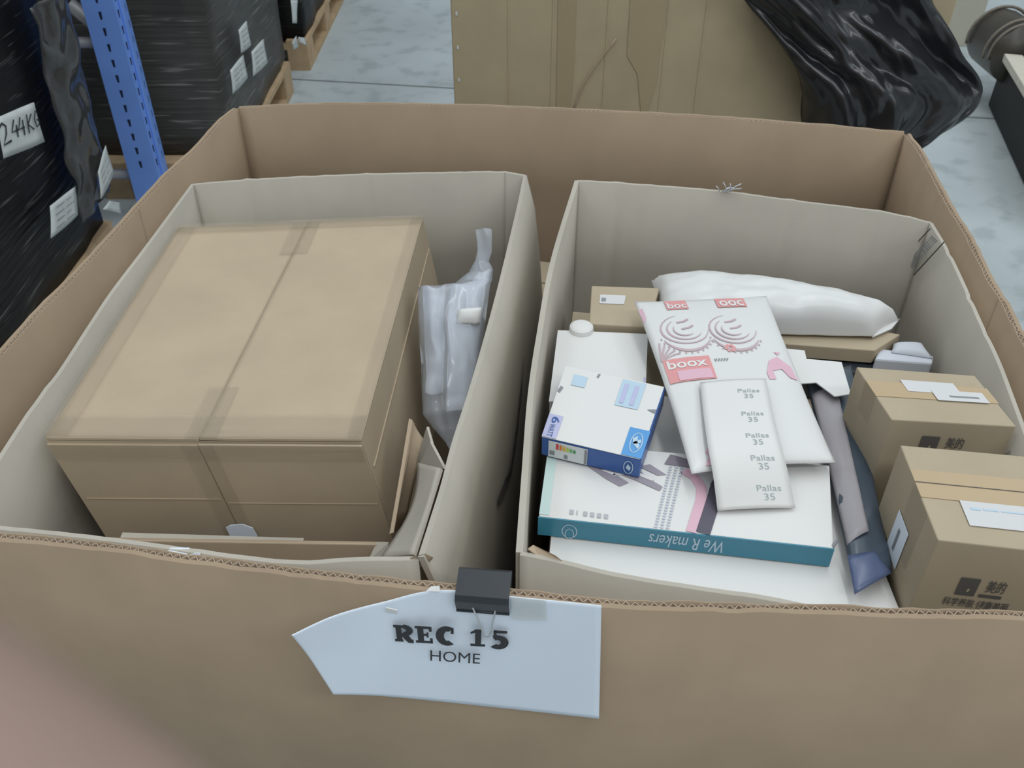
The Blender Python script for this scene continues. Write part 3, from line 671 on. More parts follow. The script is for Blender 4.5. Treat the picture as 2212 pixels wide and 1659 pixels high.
# labelled brown carton at the back
b1, B1S = carton('labelled_carton', 'brown carton with one small white label at the rear of the right carton', [(0.1093, 1.0776, 0.8720), (0.1901, 1.0685, 0.8720), (0.2204, 1.1707, 0.8720), (0.1193, 1.1771, 0.8720)], 0.84, KR_SM)
patch('label', B1S, 0.14, 0.52, 0.53, 0.75, 0.0008, 0.0006, LAB2, b1)
decals('label_print', B1S, [rect(0.165, 0.57, 0.235, 0.66)], 0.0016, GREYINK, b1)
bx('lower_box', 0, 0.001, 0, 0.001, 0, 0.001, BLUE) if False else None
d1, _ = carton('dark_blue_box', 'dark blue box under the labelled brown carton', [(0.1126, 1.1111, 0.8380), (0.1461, 1.1064, 0.8380), (0.1611, 1.2002, 0.8380), (0.1273, 1.2054, 0.8380)], 0.766, plain('navy_card', (0.05, 0.08, 0.17), 0.4))
d2, _ = carton('pale_blue_box', 'pale blue-white box beside the dark blue box under the labelled carton', [(0.1474, 1.1064, 0.8380), (0.1980, 1.0994, 0.8380), (0.2239, 1.2002, 0.8380), (0.1628, 1.2028, 0.8380)], 0.766, plain('pale_card', (0.62, 0.68, 0.72), 0.45))
# long flat boxes under the mailer
n1, N1S = carton('long_brown_box', 'long flat brown box directly under the white poly mailer', [(0.2620, 1.0827, 0.8450), (0.5113, 1.0503, 0.8450), (0.5601, 1.0896, 0.8450), (0.2784, 1.1894, 0.8450)], 0.822, KR_SM)
n2, N2S = carton('black_flat_box', 'black flat box under the long brown box', [(0.2999, 1.0502, 0.8180), (0.5113, 1.0329, 0.8180), (0.5700, 1.1299, 0.8180), (0.3184, 1.1541, 0.8180)], 0.768, plain('black_card', (0.03, 0.036, 0.045), 0.35, 0.5))
n3, N3S = carton('foam_end_cap', 'pale grey-white foam block at the right end of the black flat box', [(0.5119, 1.0440, 0.8350), (0.5890, 1.0332, 0.8350), (0.5981, 1.0517, 0.8350), (0.5263, 1.0694, 0.8350)], 0.80, FOAM, cat='foam', bevel=0.003)
pillow('dome', [(0.5386, 1.0569, 0.8360), (0.5927, 1.0427, 0.8360), (0.5891, 1.0793, 0.8360), (0.5491, 1.0793, 0.8360)], 0.006, FOAM, n3, n=8, wr=0.0003)

# white poly mailer
pm = thing('poly_mailer', 'plump white poly mailer at the rear of the right carton', 'parcel', (0.38, 1.12, 0.846))
mq = [(0.2119, 1.0866, 0.8520), (0.5143, 1.0741, 0.8520), (0.5645, 1.1146, 0.8520), (0.2160, 1.2232, 0.8520)]
pillow('bag', mq, 0.052, POLY, pm, n=36, wr=0.0025, seed=3, flat=0.08, pw=0.42)
hexa('seal_flap', [(0.5133, 1.0735, 0.8500), (0.5324, 1.1010, 0.8500), (0.5681, 1.1199, 0.8500), (0.5490, 1.0969, 0.8480)], [(0.5126, 1.0729, 0.8520), (0.5310, 1.0991, 0.8530), (0.5667, 1.1180, 0.8530), (0.5476, 1.0950, 0.8510)], POLY, pm)

# black mailer along the right
bmq = [(0.3590, 0.6206, 0.8460), (0.4068, 0.6491, 0.8460), (0.4667, 1.0135, 0.8460), (0.3984, 1.0031, 0.8460)]
bm_ = thing('black_mailer', 'long dark glossy mailer lying beside the two small brown cartons', 'parcel', (0.39, 0.78, 0.834))
pillow('bag', bmq, 0.012, SLATE, bm_, n=22, wr=0.0012, seed=8, flat=0.3)
BMS = Surf(*bmq)
def strip(u, v): return BMS(0.02 + 0.50 * u, 0.16 + 0.68 * v, 0.0150 - 0.010 * abs(2 * (0.02 + 0.5 * u) - 1) ** 3 + 0.001 * noise.noise(Vector((u * 5, v * 14, 2))))
st_ = grid_solid('grey_strip', strip, 8, 24, 0.0008, STRIP, bm_); st_['label'] = 'mauve grey strip'  # mauve grey strip along the left half of the mailer
quad_sheet('open_flap', [(0.3560, 0.6168, 0.8500), (0.3999, 0.6401, 0.8560), (0.3912, 0.6690, 0.8580), (0.3604, 0.6643, 0.8560)], 0.001, plain('flap_slate_blue', (0.09, 0.12, 0.22), 0.3, 0.5), bm_, bulge=0.003, n=6)

# white card sheet
wc = thing('white_card', 'white card sheet poking out beside the red printed packet', 'card', (0.36, 0.9, 0.865))
S_ = [(0.3708, 1.0244, 0.8680), (0.4000, 1.0191, 0.8680), (0.3978, 1.0001, 0.8680), (0.4433, 0.9929, 0.8680), (0.4339, 0.9199, 0.8720), (0.4119, 0.9152, 0.8720), (0.3966, 0.9463, 0.8700), (0.3587, 0.9449, 0.8680)]
obj('sheet', S_ + [(p[0], p[1], p[2] - 0.0015) for p in S_], [tuple(range(8)), tuple(range(15, 7, -1))] + [(i, 8 + i, 8 + (i + 1) % 8, (i + 1) % 8) for i in range(8)], WHITE, wc)

# red printed packet
rq = [(0.2033, 0.7566, 0.8880), (0.3747, 0.7833, 0.8800), (0.3579, 1.0973, 0.9050), (0.1713, 1.0832, 0.9050)]
rk = thing('printed_packet', 'white plastic packet with red and mauve swirl print on top of the pile', 'packet', (0.25, 0.9, 0.88))
pillow('bag', rq, 0.012, POLY, rk, n=40, wr=0.0003, seed=12, flat=0.4)
RKS = Surf(*rq)
class Top:
    """print surface riding on the packet"""
    Lu, Lv = RKS.Lu, RKS.Lv
    def __call__(s, u, v, off=0.0):
        a = max(0, 1 - abs(2 * u - 1) ** 3); b = max(0, 1 - abs(2 * v - 1) ** 3)
        return RKS(u, v, 0.012 * (a * b) ** 0.5 + 0.0022 + off)
TP = Top()
patch('red_block', TP, 0.20, 0.895, 0.36, 0.965, 0.0, 0.0003, REDINK, rk, 6, 5)
patch('red_block', TP, 0.58, 0.895, 0.80, 0.965, 0.0, 0.0003, REDINK, rk, 6, 5)
text_on('lettering', TP, 'boc', 0.21, 0.90, 0.35, 0.945, 0.0008, WHITE, rk, bold=0.02)
text_on('lettering', TP, 'ooc', 0.60, 0.90, 0.78, 0.945, 0.0008, WHITE, rk, bold=0.02)
pol = []
def swirl(cx, cy, rx, ry, a0, a1, wd): pol.extend(ribbon(TP, arc(cx, cy, rx, ry, a0, a1, 16), lambda t: wd * (0.25 + math.sin(math.pi * t))))
for cx, cy in ((0.27, 0.755), (0.62, 0.74)):
    for k_ in range(3):
        swirl(cx, cy, 0.17 - 0.045 * k_, 0.095 - 0.026 * k_, 100 + 25 * k_, 350 - 20 * k_, 0.0022)
    swirl(cx, cy - 0.02, 0.18, 0.12, 200, 330, 0.0040)
    for k_ in range(12):
        a_ = math.radians(190 + 13 * k_); u_, v_ = cx + 0.19 * math.cos(a_), cy - 0.03 + 0.125 * math.sin(a_)
        pol.append([(u_ + 0.009 * math.cos(t * math.pi / 2), v_ + 0.006 * math.sin(t * math.pi / 2)) for t in range(4)])
    pol.extend(ribbon(TP, [(cx - 0.04, cy + 0.045), (cx + 0.01, cy + 0.05), (cx + 0.05, cy + 0.065)], 0.003))
    pol.extend(ribbon(TP, [(cx - 0.02, cy + 0.0), (cx + 0.03, cy + 0.005), (cx + 0.07, cy + 0.02)], 0.003))
for k_ in range(5): pol.extend(ribbon(TP, [(0.035, 0.575), (0.05 + 0.02 * k_, 0.60 + 0.012 * (4 - k_)), (0.06 + 0.03 * k_, 0.605 + 0.02 * (4 - k_))], 0.0022))
decal('swirl_print', TP, pol, 0.0, MAUVE, rk)
fl_ = []
for k_ in range(6):
    a_ = k_ * math.pi / 3; u_, v_ = 0.545 + 0.028 * math.cos(a_), 0.615 + 0.017 * math.sin(a_)
    fl_.append([(u_ + 0.014 * math.cos(t * math.pi / 4), v_ + 0.009 * math.sin(t * math.pi / 4)) for t in range(8)])
decal('flower_print', TP, fl_, 0.0, REDINK, rk)
patch('red_band', TP, 0.04, 0.44, 0.37, 0.575, 0.0, 0.0003, REDINK, rk, 14, 4)
patch('pale_panel', TP, 0.11, 0.445, 0.35, 0.50, 0.0006, 0.0003, PINK, rk, 10, 3)
text_on('lettering', TP, 'boox', 0.06, 0.515, 0.34, 0.565, 0.0008, WHITE, rk, bold=0.02)
decals('red_band', TP, [[(0.74, 0.46), (0.79, 0.53), (0.86, 0.555), (0.94, 0.50), (0.95, 0.42), (0.90, 0.43), (0.86, 0.48), (0.79, 0.47), (0.79, 0.42), (0.74, 0.42)], [(0.85, 0.585), (0.90, 0.585), (0.875, 0.565)], [(0.10, 0.02), (0.14, 0.06), (0.12, 0.075), (0.15, 0.095), (0.17, 0.06), (0.19, 0.02)], [(0.0, 0.93), (0.03, 0.93), (0.03, 0.86), (0.01, 0.83)]], 0.0, PINK, rk)
decal('small_print', TP, [rect(0.40, 0.545, 0.405, 0.555)] + [[(0.40 + 0.02 * i, 0.54), (0.41 + 0.02 * i, 0.54), (0.425 + 0.02 * i, 0.555), (0.415 + 0.02 * i, 0.555)] for i in range(5)], 0.0, GREYINK, rk)

# strip of printed labels
ls = thing('label_sheet', 'curling white sheet of small printed labels across the swirl packet', 'paper', (0.25, 0.78, 0.87))
A_ = [(0.2312, 0.8927, 0.9125), (0.2259, 0.8302, 0.9105), (0.2234, 0.7787, 0.9060), (0.2254, 0.7496, 0.8940), (0.2290, 0.7192, 0.8670)]
B_ = [(0.3138, 0.8988, 0.9135), (0.3083, 0.8332, 0.9115), (0.3076, 0.7826, 0.9060), (0.3112, 0.7554, 0.8920), (0.3171, 0.7244, 0.8660)]
SA, SB = spline(A_, 24), spline(B_, 24)
class Sheet:
    Lu, Lv = 0.08, 0.19
    def __call__(s, u, v, off=0.0):
        x = min(0.9999, max(0, 1 - v)) * 24; i = int(x); f = x - i
        a = SA[i].lerp(SA[i + 1], f); b = SB[i].lerp(SB[i + 1], f); p = a.lerp(b, u)
        return p + Vector((0, 0, off + 0.002 * math.sin(math.pi * u)))
LSH = Sheet(); PALEGREY = plain('pale_grey_ink', (0.36, 0.41, 0.42), 0.6)
grid_solid('paper', lambda u, v: LSH(u, v), 10, 40, 0.0004, WHITE, ls)
for py in (0.86, 0.64, 0.45, 0.285, 0.10):
    text_on('lettering', LSH, 'Pallas', 0.54, py, 0.86, py + 0.035, 0.0008, PALEGREY, ls)
    text_on('lettering', LSH, '35', 0.62, py - 0.055, 0.76, py - 0.015, 0.0008, PALEGREY, ls)

# two small brown cartons with printing
def brand(t, S, u, v, s, sv):
    decal('square_mark', S, [rect(u, v, u + 0.155 * s, v + 0.20 * sv)], 0.0010, INKF, t)
    decal('square_mark_spot', S, [[(u + 0.075 * s, v + 0.05 * sv), (u + 0.095 * s, v + 0.05 * sv), (u + 0.10 * s, v + 0.085 * sv), (u + 0.082 * s, v + 0.085 * sv)]], 0.0014, KR_SM, t)
    text_on('lettering', S, '\u7f8e\u7684', u + 0.22 * s, v + 0.06 * sv, u + 0.37 * s, v + 0.20 * sv, 0.0010, INKF, t, bold=0.01)
    decal('underline_print', S, [rect(u + 0.19 * s, v + 0.0 * sv, u + 0.37 * s, v + 0.035 * sv)], 0.0010, INKF, t)
c2t = [(0.4273, 0.7908, 0.9400), (0.5629, 0.7790, 0.9400), (0.5526, 0.8713, 0.9400), (0.4162, 0.8886, 0.9400)]
c2, C2S = carton('small_carton', 'small brown carton with two overlapping white labels on its taped top', c2t, 0.766, KR_SM, cat='carton')
patch('tape', C2S, -0.003, 0.42, 1.003, 0.72, 0.0006, 0.0004, BTAPE, c2)
patch('label', C2S, 0.30, 0.55, 0.74, 0.77, 0.0012, 0.0005, LAB2, c2)
patch('label', C2S, 0.50, 0.40, 0.92, 0.60, 0.0018, 0.0005, LAB2, c2)
decals('label_print', C2S, [rect(0.62, 0.47, 0.86, 0.50)], 0.0024, GREYINK, c2)
C2F = Surf((c2t[0][0], c2t[0][1], 0.80), (c2t[1][0], c2t[1][1], 0.80), c2t[1], c2t[0])
brand(c2, C2F, 0.29, 0.68, 0.95, 0.85)
C2L = Surf((c2t[3][0], c2t[3][1], 0.80), (c2t[0][0], c2t[0][1], 0.80), c2t[0], c2t[3])
patch('tape_end', C2L, 0.28, 0.70, 0.58, 1.0, 0.0006, 0.0004, TAPE, c2)
c3t = [(0.4087, 0.6022, 0.9500), (0.5261, 0.5837, 0.9500), (0.5422, 0.7199, 0.9500), (0.4170, 0.7373, 0.9500)]
c3, C3S = carton('small_carton', 'small brown carton nearest the front with a white label on its taped top', c3t, 0.766, KR_SM, cat='carton')
patch('tape', C3S, -0.002, 0.42, 1.002, 0.72, 0.0006, 0.0004, BTAPE, c3)
decal('tape_seam', C3S, [rect(-0.002, 0.575, 1.0, 0.583)], 0.0013, INKF, c3)
patch('label', C3S, 0.30, 0.17, 0.86, 0.42, 0.0012, 0.0005, LAB2, c3)
decals('label_print', C3S, [rect(0.36, 0.33, 0.44, 0.355), rect(0.46, 0.335, 0.58, 0.355), rect(0.60, 0.335, 0.80, 0.35)], 0.0018, PALEBLUE, c3)
C3F = Surf((c3t[0][0], c3t[0][1], 0.82), (c3t[1][0], c3t[1][1], 0.82), c3t[1], c3t[0])
brand(c3, C3F, 0.30, 0.435, 1.0, 1.0)
text_on('lettering', C3F, '\u79d1\u5b66\u517b\u80a4 \u5065\u5eb7\u7f8e\u4e3d', 0.235, 0.30, 0.76, 0.40, 0.0010, INKF, c3, bold=0.01)
C3L = Surf((c3t[3][0], c3t[3][1], 0.82), (c3t[0][0], c3t[0][1], 0.82), c3t[0], c3t[3])
patch('tape_end', C3L, 0.42, 0.35, 0.75, 1.0, 0.0006, 0.0004, TAPE, c3)
patch('side_label', C3L, 0.36, 0.20, 0.62, 0.62, 0.0012, 0.0005, PAPER, c3)
decal('side_label_print', C3L, [rect(0.46, 0.28, 0.50, 0.52)], 0.0018, GREYINK, c3)

# ================================================================ sign and clip on the front wall
SG = thing('paper_sign', 'white paper sign reading REC 15 HOME clipped to the front wall', 'sign', (-0.05, 0.53, 0.76))
ctl = [[(-0.1892, 0.4880, 0.9562), (-0.1565, 0.5110, 0.9529), (-0.1155, 0.5325, 0.9448), (-0.0650, 0.5370, 0.9555), (0.0058, 0.5285, 0.9564), (0.0784, 0.5150, 0.9619)],
       [(-0.1829, 0.5000, 0.9073), (-0.1559, 0.5170, 0.8938), (-0.1176, 0.5330, 0.8807), (-0.0607, 0.5370, 0.8824), (0.0083, 0.5285, 0.8827), (0.0821, 0.5150, 0.8859)],
       [(-0.1715, 0.5100, 0.8337), (-0.1463, 0.5230, 0.8128), (-0.1148, 0.5340, 0.7918), (-0.0548, 0.5370, 0.7764), (0.0160, 0.5285, 0.7765), (0.0868, 0.5150, 0.7841)]]
def cat(P, t):
    n = len(P) - 1; x = min(n - 1e-6, t * n); i = int(x); f = x - i
    a = P[max(0, i - 1)]; b = P[i]; c = P[i + 1]; d = P[min(n, i + 2)]
    return 0.5 * ((2 * b) + (c - a) * f + (2 * a - 5 * b + 4 * c - d) * f * f + (3 * b - a - 3 * c + d) * f ** 3)
def sign_f(u, v): return cat([cat([V3(p) for p in r], u) for r in ctl], 1 - v)
grid_solid('sheet', sign_f, 40, 20, 0.0006, PAPER, SG)
SP = Surf((-0.1098, 0.5318, 0.8889), (-0.0035, 0.5278, 0.8837), (-0.0021, 0.5278, 0.9098), (-0.1098, 0.5312, 0.9149))
def slab(polys):
    return polys
def R_(x):
    q = [rect(x, 0, x + .075, .16), rect(x, .84, x + .10, 1), rect(x + .018, 0, x + .068, 1)]
    q += ribbon(SP, arc(x + .085, .70, .052, .22, 90, -90, 10), .0066) + [rect(x + .05, .86, x + .09, 1), rect(x + .05, .42, x + .09, .54)]
    q += ribbon(SP, [(x + .085, .46), (x + .115, .2), (x + .135, .06), (x + .165, .06)], .0066); return q
def E_(x):
    return [rect(x, 0, x + .15, .15), rect(x, .85, x + .145, 1), rect(x + .020, 0, x + .074, 1), rect(x + .06, .43, x + .11, .57), rect(x + .125, 0, x + .15, .32), rect(x + .12, .70, x + .145, 1), rect(x + .098, .34, x + .115, .66)]
def C_(x):
    return ribbon(SP, arc(x + .085, .5, .062, .43, 55, 305, 20), .0078) + [rect(x + .118, .64, x + .145, 1.0)]
def one_(x): return [rect(x, 0, x + .13, .15), rect(x + .040, 0, x + .094, 1), [(x + .045, 1), (x, .82), (x, .70), (x + .045, .80)]]
def five_(x):
    return [rect(x + .018, .84, x + .135, 1.0), rect(x + .018, .5, x + .045, 1)] + ribbon(SP, [(x + .022, .54), (x + .055, .60)] + arc(x + .065, .30, .055, .27, 85, -140, 16), .0074)
for f_, x_ in ((R_, 0.0), (E_, 0.185), (C_, 0.375), (one_, 0.665), (five_, 0.845)):
    decal('letter', SP, f_(x_), 0.0012, INK, SG)
SH = Surf((-0.0788, 0.5350, 0.8536), (-0.0308, 0.5305, 0.8549), (-0.0300, 0.5305, 0.8712), (-0.0779, 0.5350, 0.8707))
text_on('lettering', SH, 'HOME', 0, 0, 1, 1, 0.0012, INK, SG)
TPs = Surf((-0.0004, 0.5275, 0.9273), (0.0310, 0.5225, 0.9312), (0.0303, 0.5225, 0.9601), (-0.0004, 0.5275, 0.9589))
patch('tape', TPs, 0, 0, 1, 1, 0.0008, 0.0003, clear_mat('matt_tape', (0.72, 0.76, 0.76), 0.5), SG)
quad_sheet('torn_bit', [(-0.0773, 0.5345, 0.9573), (-0.0648, 0.5345, 0.9567), (-0.0649, 0.5380, 0.9601), (-0.0724, 0.5380, 0.9601)], 0.0008, WHITE, SG)
quad_sheet('torn_bit', [(-0.1150, 0.5290, 0.9361), (-0.1044, 0.5290, 0.9320), (-0.1038, 0.5280, 0.9387), (-0.1135, 0.5280, 0.9426)], 0.0008, WHITE, SG)

BCp = thing('binder_clip', 'black binder clip with silver wire loop holding the paper sign', 'clip', (-0.03, 0.535, 0.92))
# spring body: triangular sleeve gripping the rim
c0, c1 = Vector((-0.0491, 0.5483, 0.9500)), Vector((-0.0008, 0.5436, 0.9500))
ax = (c1 - c0).normalized(); out = Vector((ax.y, -ax.x, 0))
prof = [(0.0160, -0.0165), (0.0195, -0.006), (0.0225, 0.0035), (0.0190, 0.0085), (-0.006, 0.0150), (-0.0105, 0.012), (-0.0025, -0.012)]
inner = [(-0.0015, -0.012), (-0.0090, 0.0112), (-0.0056, 0.0138), (0.0184, 0.0072), (0.0212, 0.0030), (0.0183, -0.006), (0.0148, -0.0165)]
PP = prof + inner; m = len(PP)
vs = [c0 + out * d + Vector((0, 0, z)) for d, z in PP] + [c1 + out * d + Vector((0, 0, z)) for d, z in PP]
fs = [(i, (i + 1) % m, m + (i + 1) % m, m + i) for i in range(m)] + [(i, i + 1, m - 2 - i, m - 1 - i) for i in range(m // 2 - 1)] + [(m + i, m + m - 1 - i, m + m - 2 - i, m + i + 1) for i in range(m // 2 - 1)]
obj('spring_body', vs, fs, CLIPM, BCp)
cc = (c0 + c1) / 2 + out * 0.0245
tube('rolled_lip', [c0 + out * 0.0155 + Vector((0, 0, -0.0170)), c1 + out * 0.0155 + Vector((0, 0, -0.0170))], 0.0016, CLIPM, BCp)
tube('wire_loop', [(-0.0368, 0.5300, 0.9427), (-0.0351, 0.5285, 0.9407), (-0.0301, 0.5275, 0.9212), (-0.0270, 0.5275, 0.9081), (-0.0258, 0.5275, 0.9011), (-0.0237, 0.5275, 0.8990), (-0.0211, 0.5270, 0.9018), (-0.0192, 0.5270, 0.9102), (-0.0178, 0.5270, 0.9218), (-0.0151, 0.5275, 0.9380), (-0.0130, 0.5285, 0.9413)], 0.0009, STEEL, BCp)

# ================================================================ background: left aisle
def load(name, label, x0, x1, y0, y1, z0, z1, mat, rz=0.0, bul=0.02, wr=0.012, n=26):
    """stretch-wrapped goods on a pallet"""
    t = thing(name, label, 'pallet load', ((x0 + x1) / 2, (y0 + y1) / 2, z0))
    cx, cy = (x0 + x1) / 2, (y0 + y1) / 2; hx, hy = (x1 - x0) / 2, (y1 - y0) / 2
    R = 64; vs = []; fs = []; H = 20
    for j in range(H + 1):
        v = j / H; z = z0 + (z1 - z0) * v
        for i in range(R):
            a = 2 * math.pi * i / R; ca, sa = math.cos(a), math.sin(a)
            k = 1 / max(abs(ca), abs(sa)); k = k * 0.93 + 0.07 * 1.0 if k > 1.25 else k
            x, y = hx * ca * k, hy * sa * k
            d = 1 + bul * math.sin(math.pi * v) * 0.3
            p = Vector((x * d, y * d, z))
            p += Vector((noise.noise(Vector((p.y * 5, z * 3, 1))), noise.noise(Vector((p.x * 5, z * 3, 7))), 0)) * wr
            c_, s_ = math.cos(rz), math.sin(rz)
            vs.append(Vector((cx + p.x * c_ - p.y * s_, cy + p.x * s_ + p.y * c_, p.z)))
    for j in range(H):
        for i in range(R): fs.append((j * R + i, j * R + (i + 1) % R, (j + 1) * R + (i + 1) % R, (j + 1) * R + i))
    fs.append(tuple(range(R - 1, -1, -1))); fs.append(tuple(range(H * R, H * R + R)))
    obj('film_wrap', vs, fs, mat, t, smooth=True)
    return t
def pallet(x0, x1, y0, y1, label):
    t = thing('wooden_pallet', label, 'pallet', ((x0 + x1) / 2, (y0 + y1) / 2, 0))
    for k_ in range(3):
        x = x0 + (x1 - x0 - 0.1) * k_ / 2
        bx('bottom_board', x, x + 0.1, y0, y1, 0.0, 0.022, WOOD, t)
        for j in range(3):
            y = y0 + (y1 - y0 - 0.145) * j / 2
            bx('block', x, x + 0.1, y, y + 0.145, 0.022, 0.10, WOOD, t)
    for j in range(3):
        y = y0 + (y1 - y0 - 0.145) * j / 2; bx('stringer_board', x0, x1, y, y + 0.145, 0.10, 0.122, WOOD, t)
    for k_ in range(5):
        x = x0 + (x1 - x0 - 0.1) * k_ / 4; bx('deck_board', x, x + 0.1, y0, y1, 0.122, 0.144, WOOD, t)
    return t
pallet(-2.10, -1.32, 1.62, 2.72, 'wooden pallet under the nearest black-wrapped load')
pallet(-1.92, -1.015, 3.15, 4.22, 'wooden pallet behind the blue post at the aisle edge')
pallet(-1.92, -0.985, 4.50, 5.70, 'farthest wooden pallet at the aisle edge')
l1 = load('wrapped_load', 'black film-wrapped pallet load at left with a handwritten 244 KG sheet', -2.14, -1.33, 1.55, 2.72, 0.145, 1.75, FILM)
l2 = load('wrapped_load', 'black film-wrapped load with three white labels just behind the blue post', -1.95, -1.03, 3.22, 4.28, 0.145, 1.9, FILM2)
l3 = load('wrapped_load', 'farthest black film-wrapped load up the aisle', -1.95, -1.0, 4.52, 5.75, 0.145, 1.9, FILM)
# crumpled clear film gathered on the near load's corner
def crumple(u, v):
    a = Vector((-1.2850, 2.6775, 0.8659)).lerp(Vector((-1.2850, 2.5867, 0.2746)), 1 - v); d = Vector((0.0, 0.24, 0)) * (u - 0.5)
    q = a + d + Vector((0.012, 0, 0)) * math.sin(math.pi * u)
    q += Vector((noise.noise(q * 14), noise.noise(q * 11 + Vector((4, 0, 0))), 0)) * 0.02
    return q
cf_ = grid_solid('gathered_film', crumple, 18, 40, 0.002, clear_mat('smoky_clear_film', (0.06, 0.06, 0.06), 0.85), l1); cf_['label'] = 'crumpled loose film at the corner'
def sticker(par, q, mat=LABELM, lines=4, name='label'):
    S = Surf(*q); o = grid_solid(name, lambda u, v: S(u, v, 0.004 * math.sin(3 * u + 2 * v)), 6, 6, 0.001, mat, par)
    ps = []
    for i in range(lines):
        v = 0.18 + 0.64 * i / max(1, lines - 1)
        ps += [rect(0.15 + 0.03 * (i % 2), v, 0.45, v + 0.03), rect(0.52, v, 0.80 - 0.1 * (i % 2), v + 0.03)]
    if lines: decal('print', S, ps, 0.006, GREYINK, o)
    return o, S
o_, KS = sticker(l1, [(-1.2700, 2.1614, 0.6212), (-1.2500, 2.3405, 0.5862), (-1.2500, 2.3592, 0.6870), (-1.2700, 2.1797, 0.7172)], lines=0, name='weight_sheet')
def scr(pts): return ribbon(KS, pts, 0.006)
ink = scr([(0.02, 0.76), (0.10, 0.84), (0.17, 0.74), (0.14, 0.56), (0.03, 0.32), (0.22, 0.36)]) + scr([(0.37, 0.82), (0.27, 0.54), (0.42, 0.55)]) + scr([(0.40, 0.68), (0.38, 0.38)]) + scr([(0.52, 0.82), (0.43, 0.54), (0.58, 0.55)]) + scr([(0.56, 0.74), (0.54, 0.36)]) \
    + scr([(0.68, 0.82), (0.65, 0.36)]) + scr([(0.79, 0.80), (0.67, 0.58), (0.78, 0.40)]) + scr([(0.94, 0.74), (0.90, 0.82), (0.84, 0.64), (0.86, 0.44), (0.93, 0.48), (0.93, 0.60), (0.88, 0.60)])
decal('handwriting', KS, ink, 0.006, INK, o_)
sticker(l1, [(-1.2800, 2.2631, 0.3363), (-1.2800, 2.4464, 0.3114), (-1.2800, 2.4999, 0.3786), (-1.2800, 2.3075, 0.4127)])
sticker(l1, [(-1.2600, 2.5738, 0.2970), (-1.2600, 2.7105, 0.3205), (-1.2600, 2.7160, 0.4081), (-1.2600, 2.5987, 0.3741)])
sticker(l1, [(-1.2600, 2.5659, 0.2665), (-1.2600, 2.6782, 0.1907), (-1.2600, 2.7005, 0.2187), (-1.2600, 2.6144, 0.2698)], lines=2)
sticker(l2, [(-0.9850, 3.3844, 0.4652), (-0.9850, 3.5299, 0.4468), (-0.9850, 3.5425, 0.5314), (-0.9850, 3.3904, 0.5458)])
sticker(l2, [(-0.9850, 3.4869, 0.3425), (-0.9850, 3.7265, 0.3113), (-0.9850, 3.7362, 0.4019), (-0.9850, 3.5074, 0.4284)])
sticker(l2, [(-0.9850, 3.1939, 0.3872), (-0.9850, 3.4115, 0.3667), (-0.9850, 3.4222, 0.4472), (-0.9850, 3.2032, 0.4676)])
sticker(l2, [(-0.9700, 4.1961, 0.3206), (-0.9700, 4.2773, 0.2954), (-0.9700, 4.3799, 0.3662), (-0.9700, 4.2066, 0.4159)], lines=0)
sticker(l2, [(-0.9850, 4.2037, 0.2001), (-0.9700, 4.2489, 0.2016), (-0.9700, 4.2501, 0.2467), (-0.9850, 4.1802, 0.2409)], lines=0)
sticker(l3, [(-0.9500, 4.1807, 0.2407), (-0.9500, 4.3233, 0.1810), (-0.9500, 4.3349, 0.2109), (-0.9500, 4.1599, 0.2719)], lines=0)

# blue rack upright
RU = thing('rack_upright', 'blue slotted steel rack upright between the wrapped loads', 'rack', (-1.27, 3.05, 0))
px0, px1, py0, py1 = -1.335, -1.235, 2.98, 3.08
ZT = 2.2
bx('front_face', px0 + 0.004, px1 - 0.004, py0, py0 + 0.004, 0.0, ZT, RACKB, RU)
bx('side_face', px1 - 0.004, px1, py0, py1, 0.0, ZT, RACKB, RU)
bx('side_face', px0, px0 + 0.004, py0, py1, 0.0, ZT, RACKB, RU)
bx('rib', px1, px1 + 0.008, py0 + 0.036, py0 + 0.064, 0.0, ZT, RACKB, RU, bevel=0.002)
bx('base_plate', px0 - 0.03, px1 + 0.03, py0 - 0.03, py1 + 0.03, 0.001, 0.009, RACKB, RU)
sm = None
def slots(xface, ys, axis):
    global sm
    for y in ys:
        for i in range(26):
            z = 0.22 + 0.05 * i
            me = 'slot'
            tri = [(0, -0.005, 0.012), (0, 0.005, 0.012), (0, 0.003, -0.012), (0, -0.003, -0.012)]
            if axis == 'x':
                o = obj('slot', [(xface + 0.0008, y + p[1], z + p[2]) for p in tri] + [(xface - 0.002, y + p[1], z + p[2]) for p in tri], HEX, HOLE, RU)
            else:
                o = obj('slot', [(y + p[1], xface - 0.0008, z + p[2]) for p in tri] + [(y + p[1], xface + 0.002, z + p[2]) for p in tri], HEX, HOLE, RU)
slots(px1, (py0 + 0.02, py0 + 0.08), 'x')
slots(py0, (-1.285,), 'y')
tube('diagonal_brace', [(-1.3949, 3.0300, 0.7414), (-1.2944, 3.0300, 0.6380)], 0.022, RACKG, RU, 10)
tube('horizontal_brace', [(-2.3, 3.03, 0.62), (-1.335, 3.03, 0.62)], 0.018, RACKG, RU, 8)
tube('horizontal_brace', [(-2.3, 3.03, 0.16), (-1.335, 3.03, 0.16)], 0.018, RACKG, RU, 8)

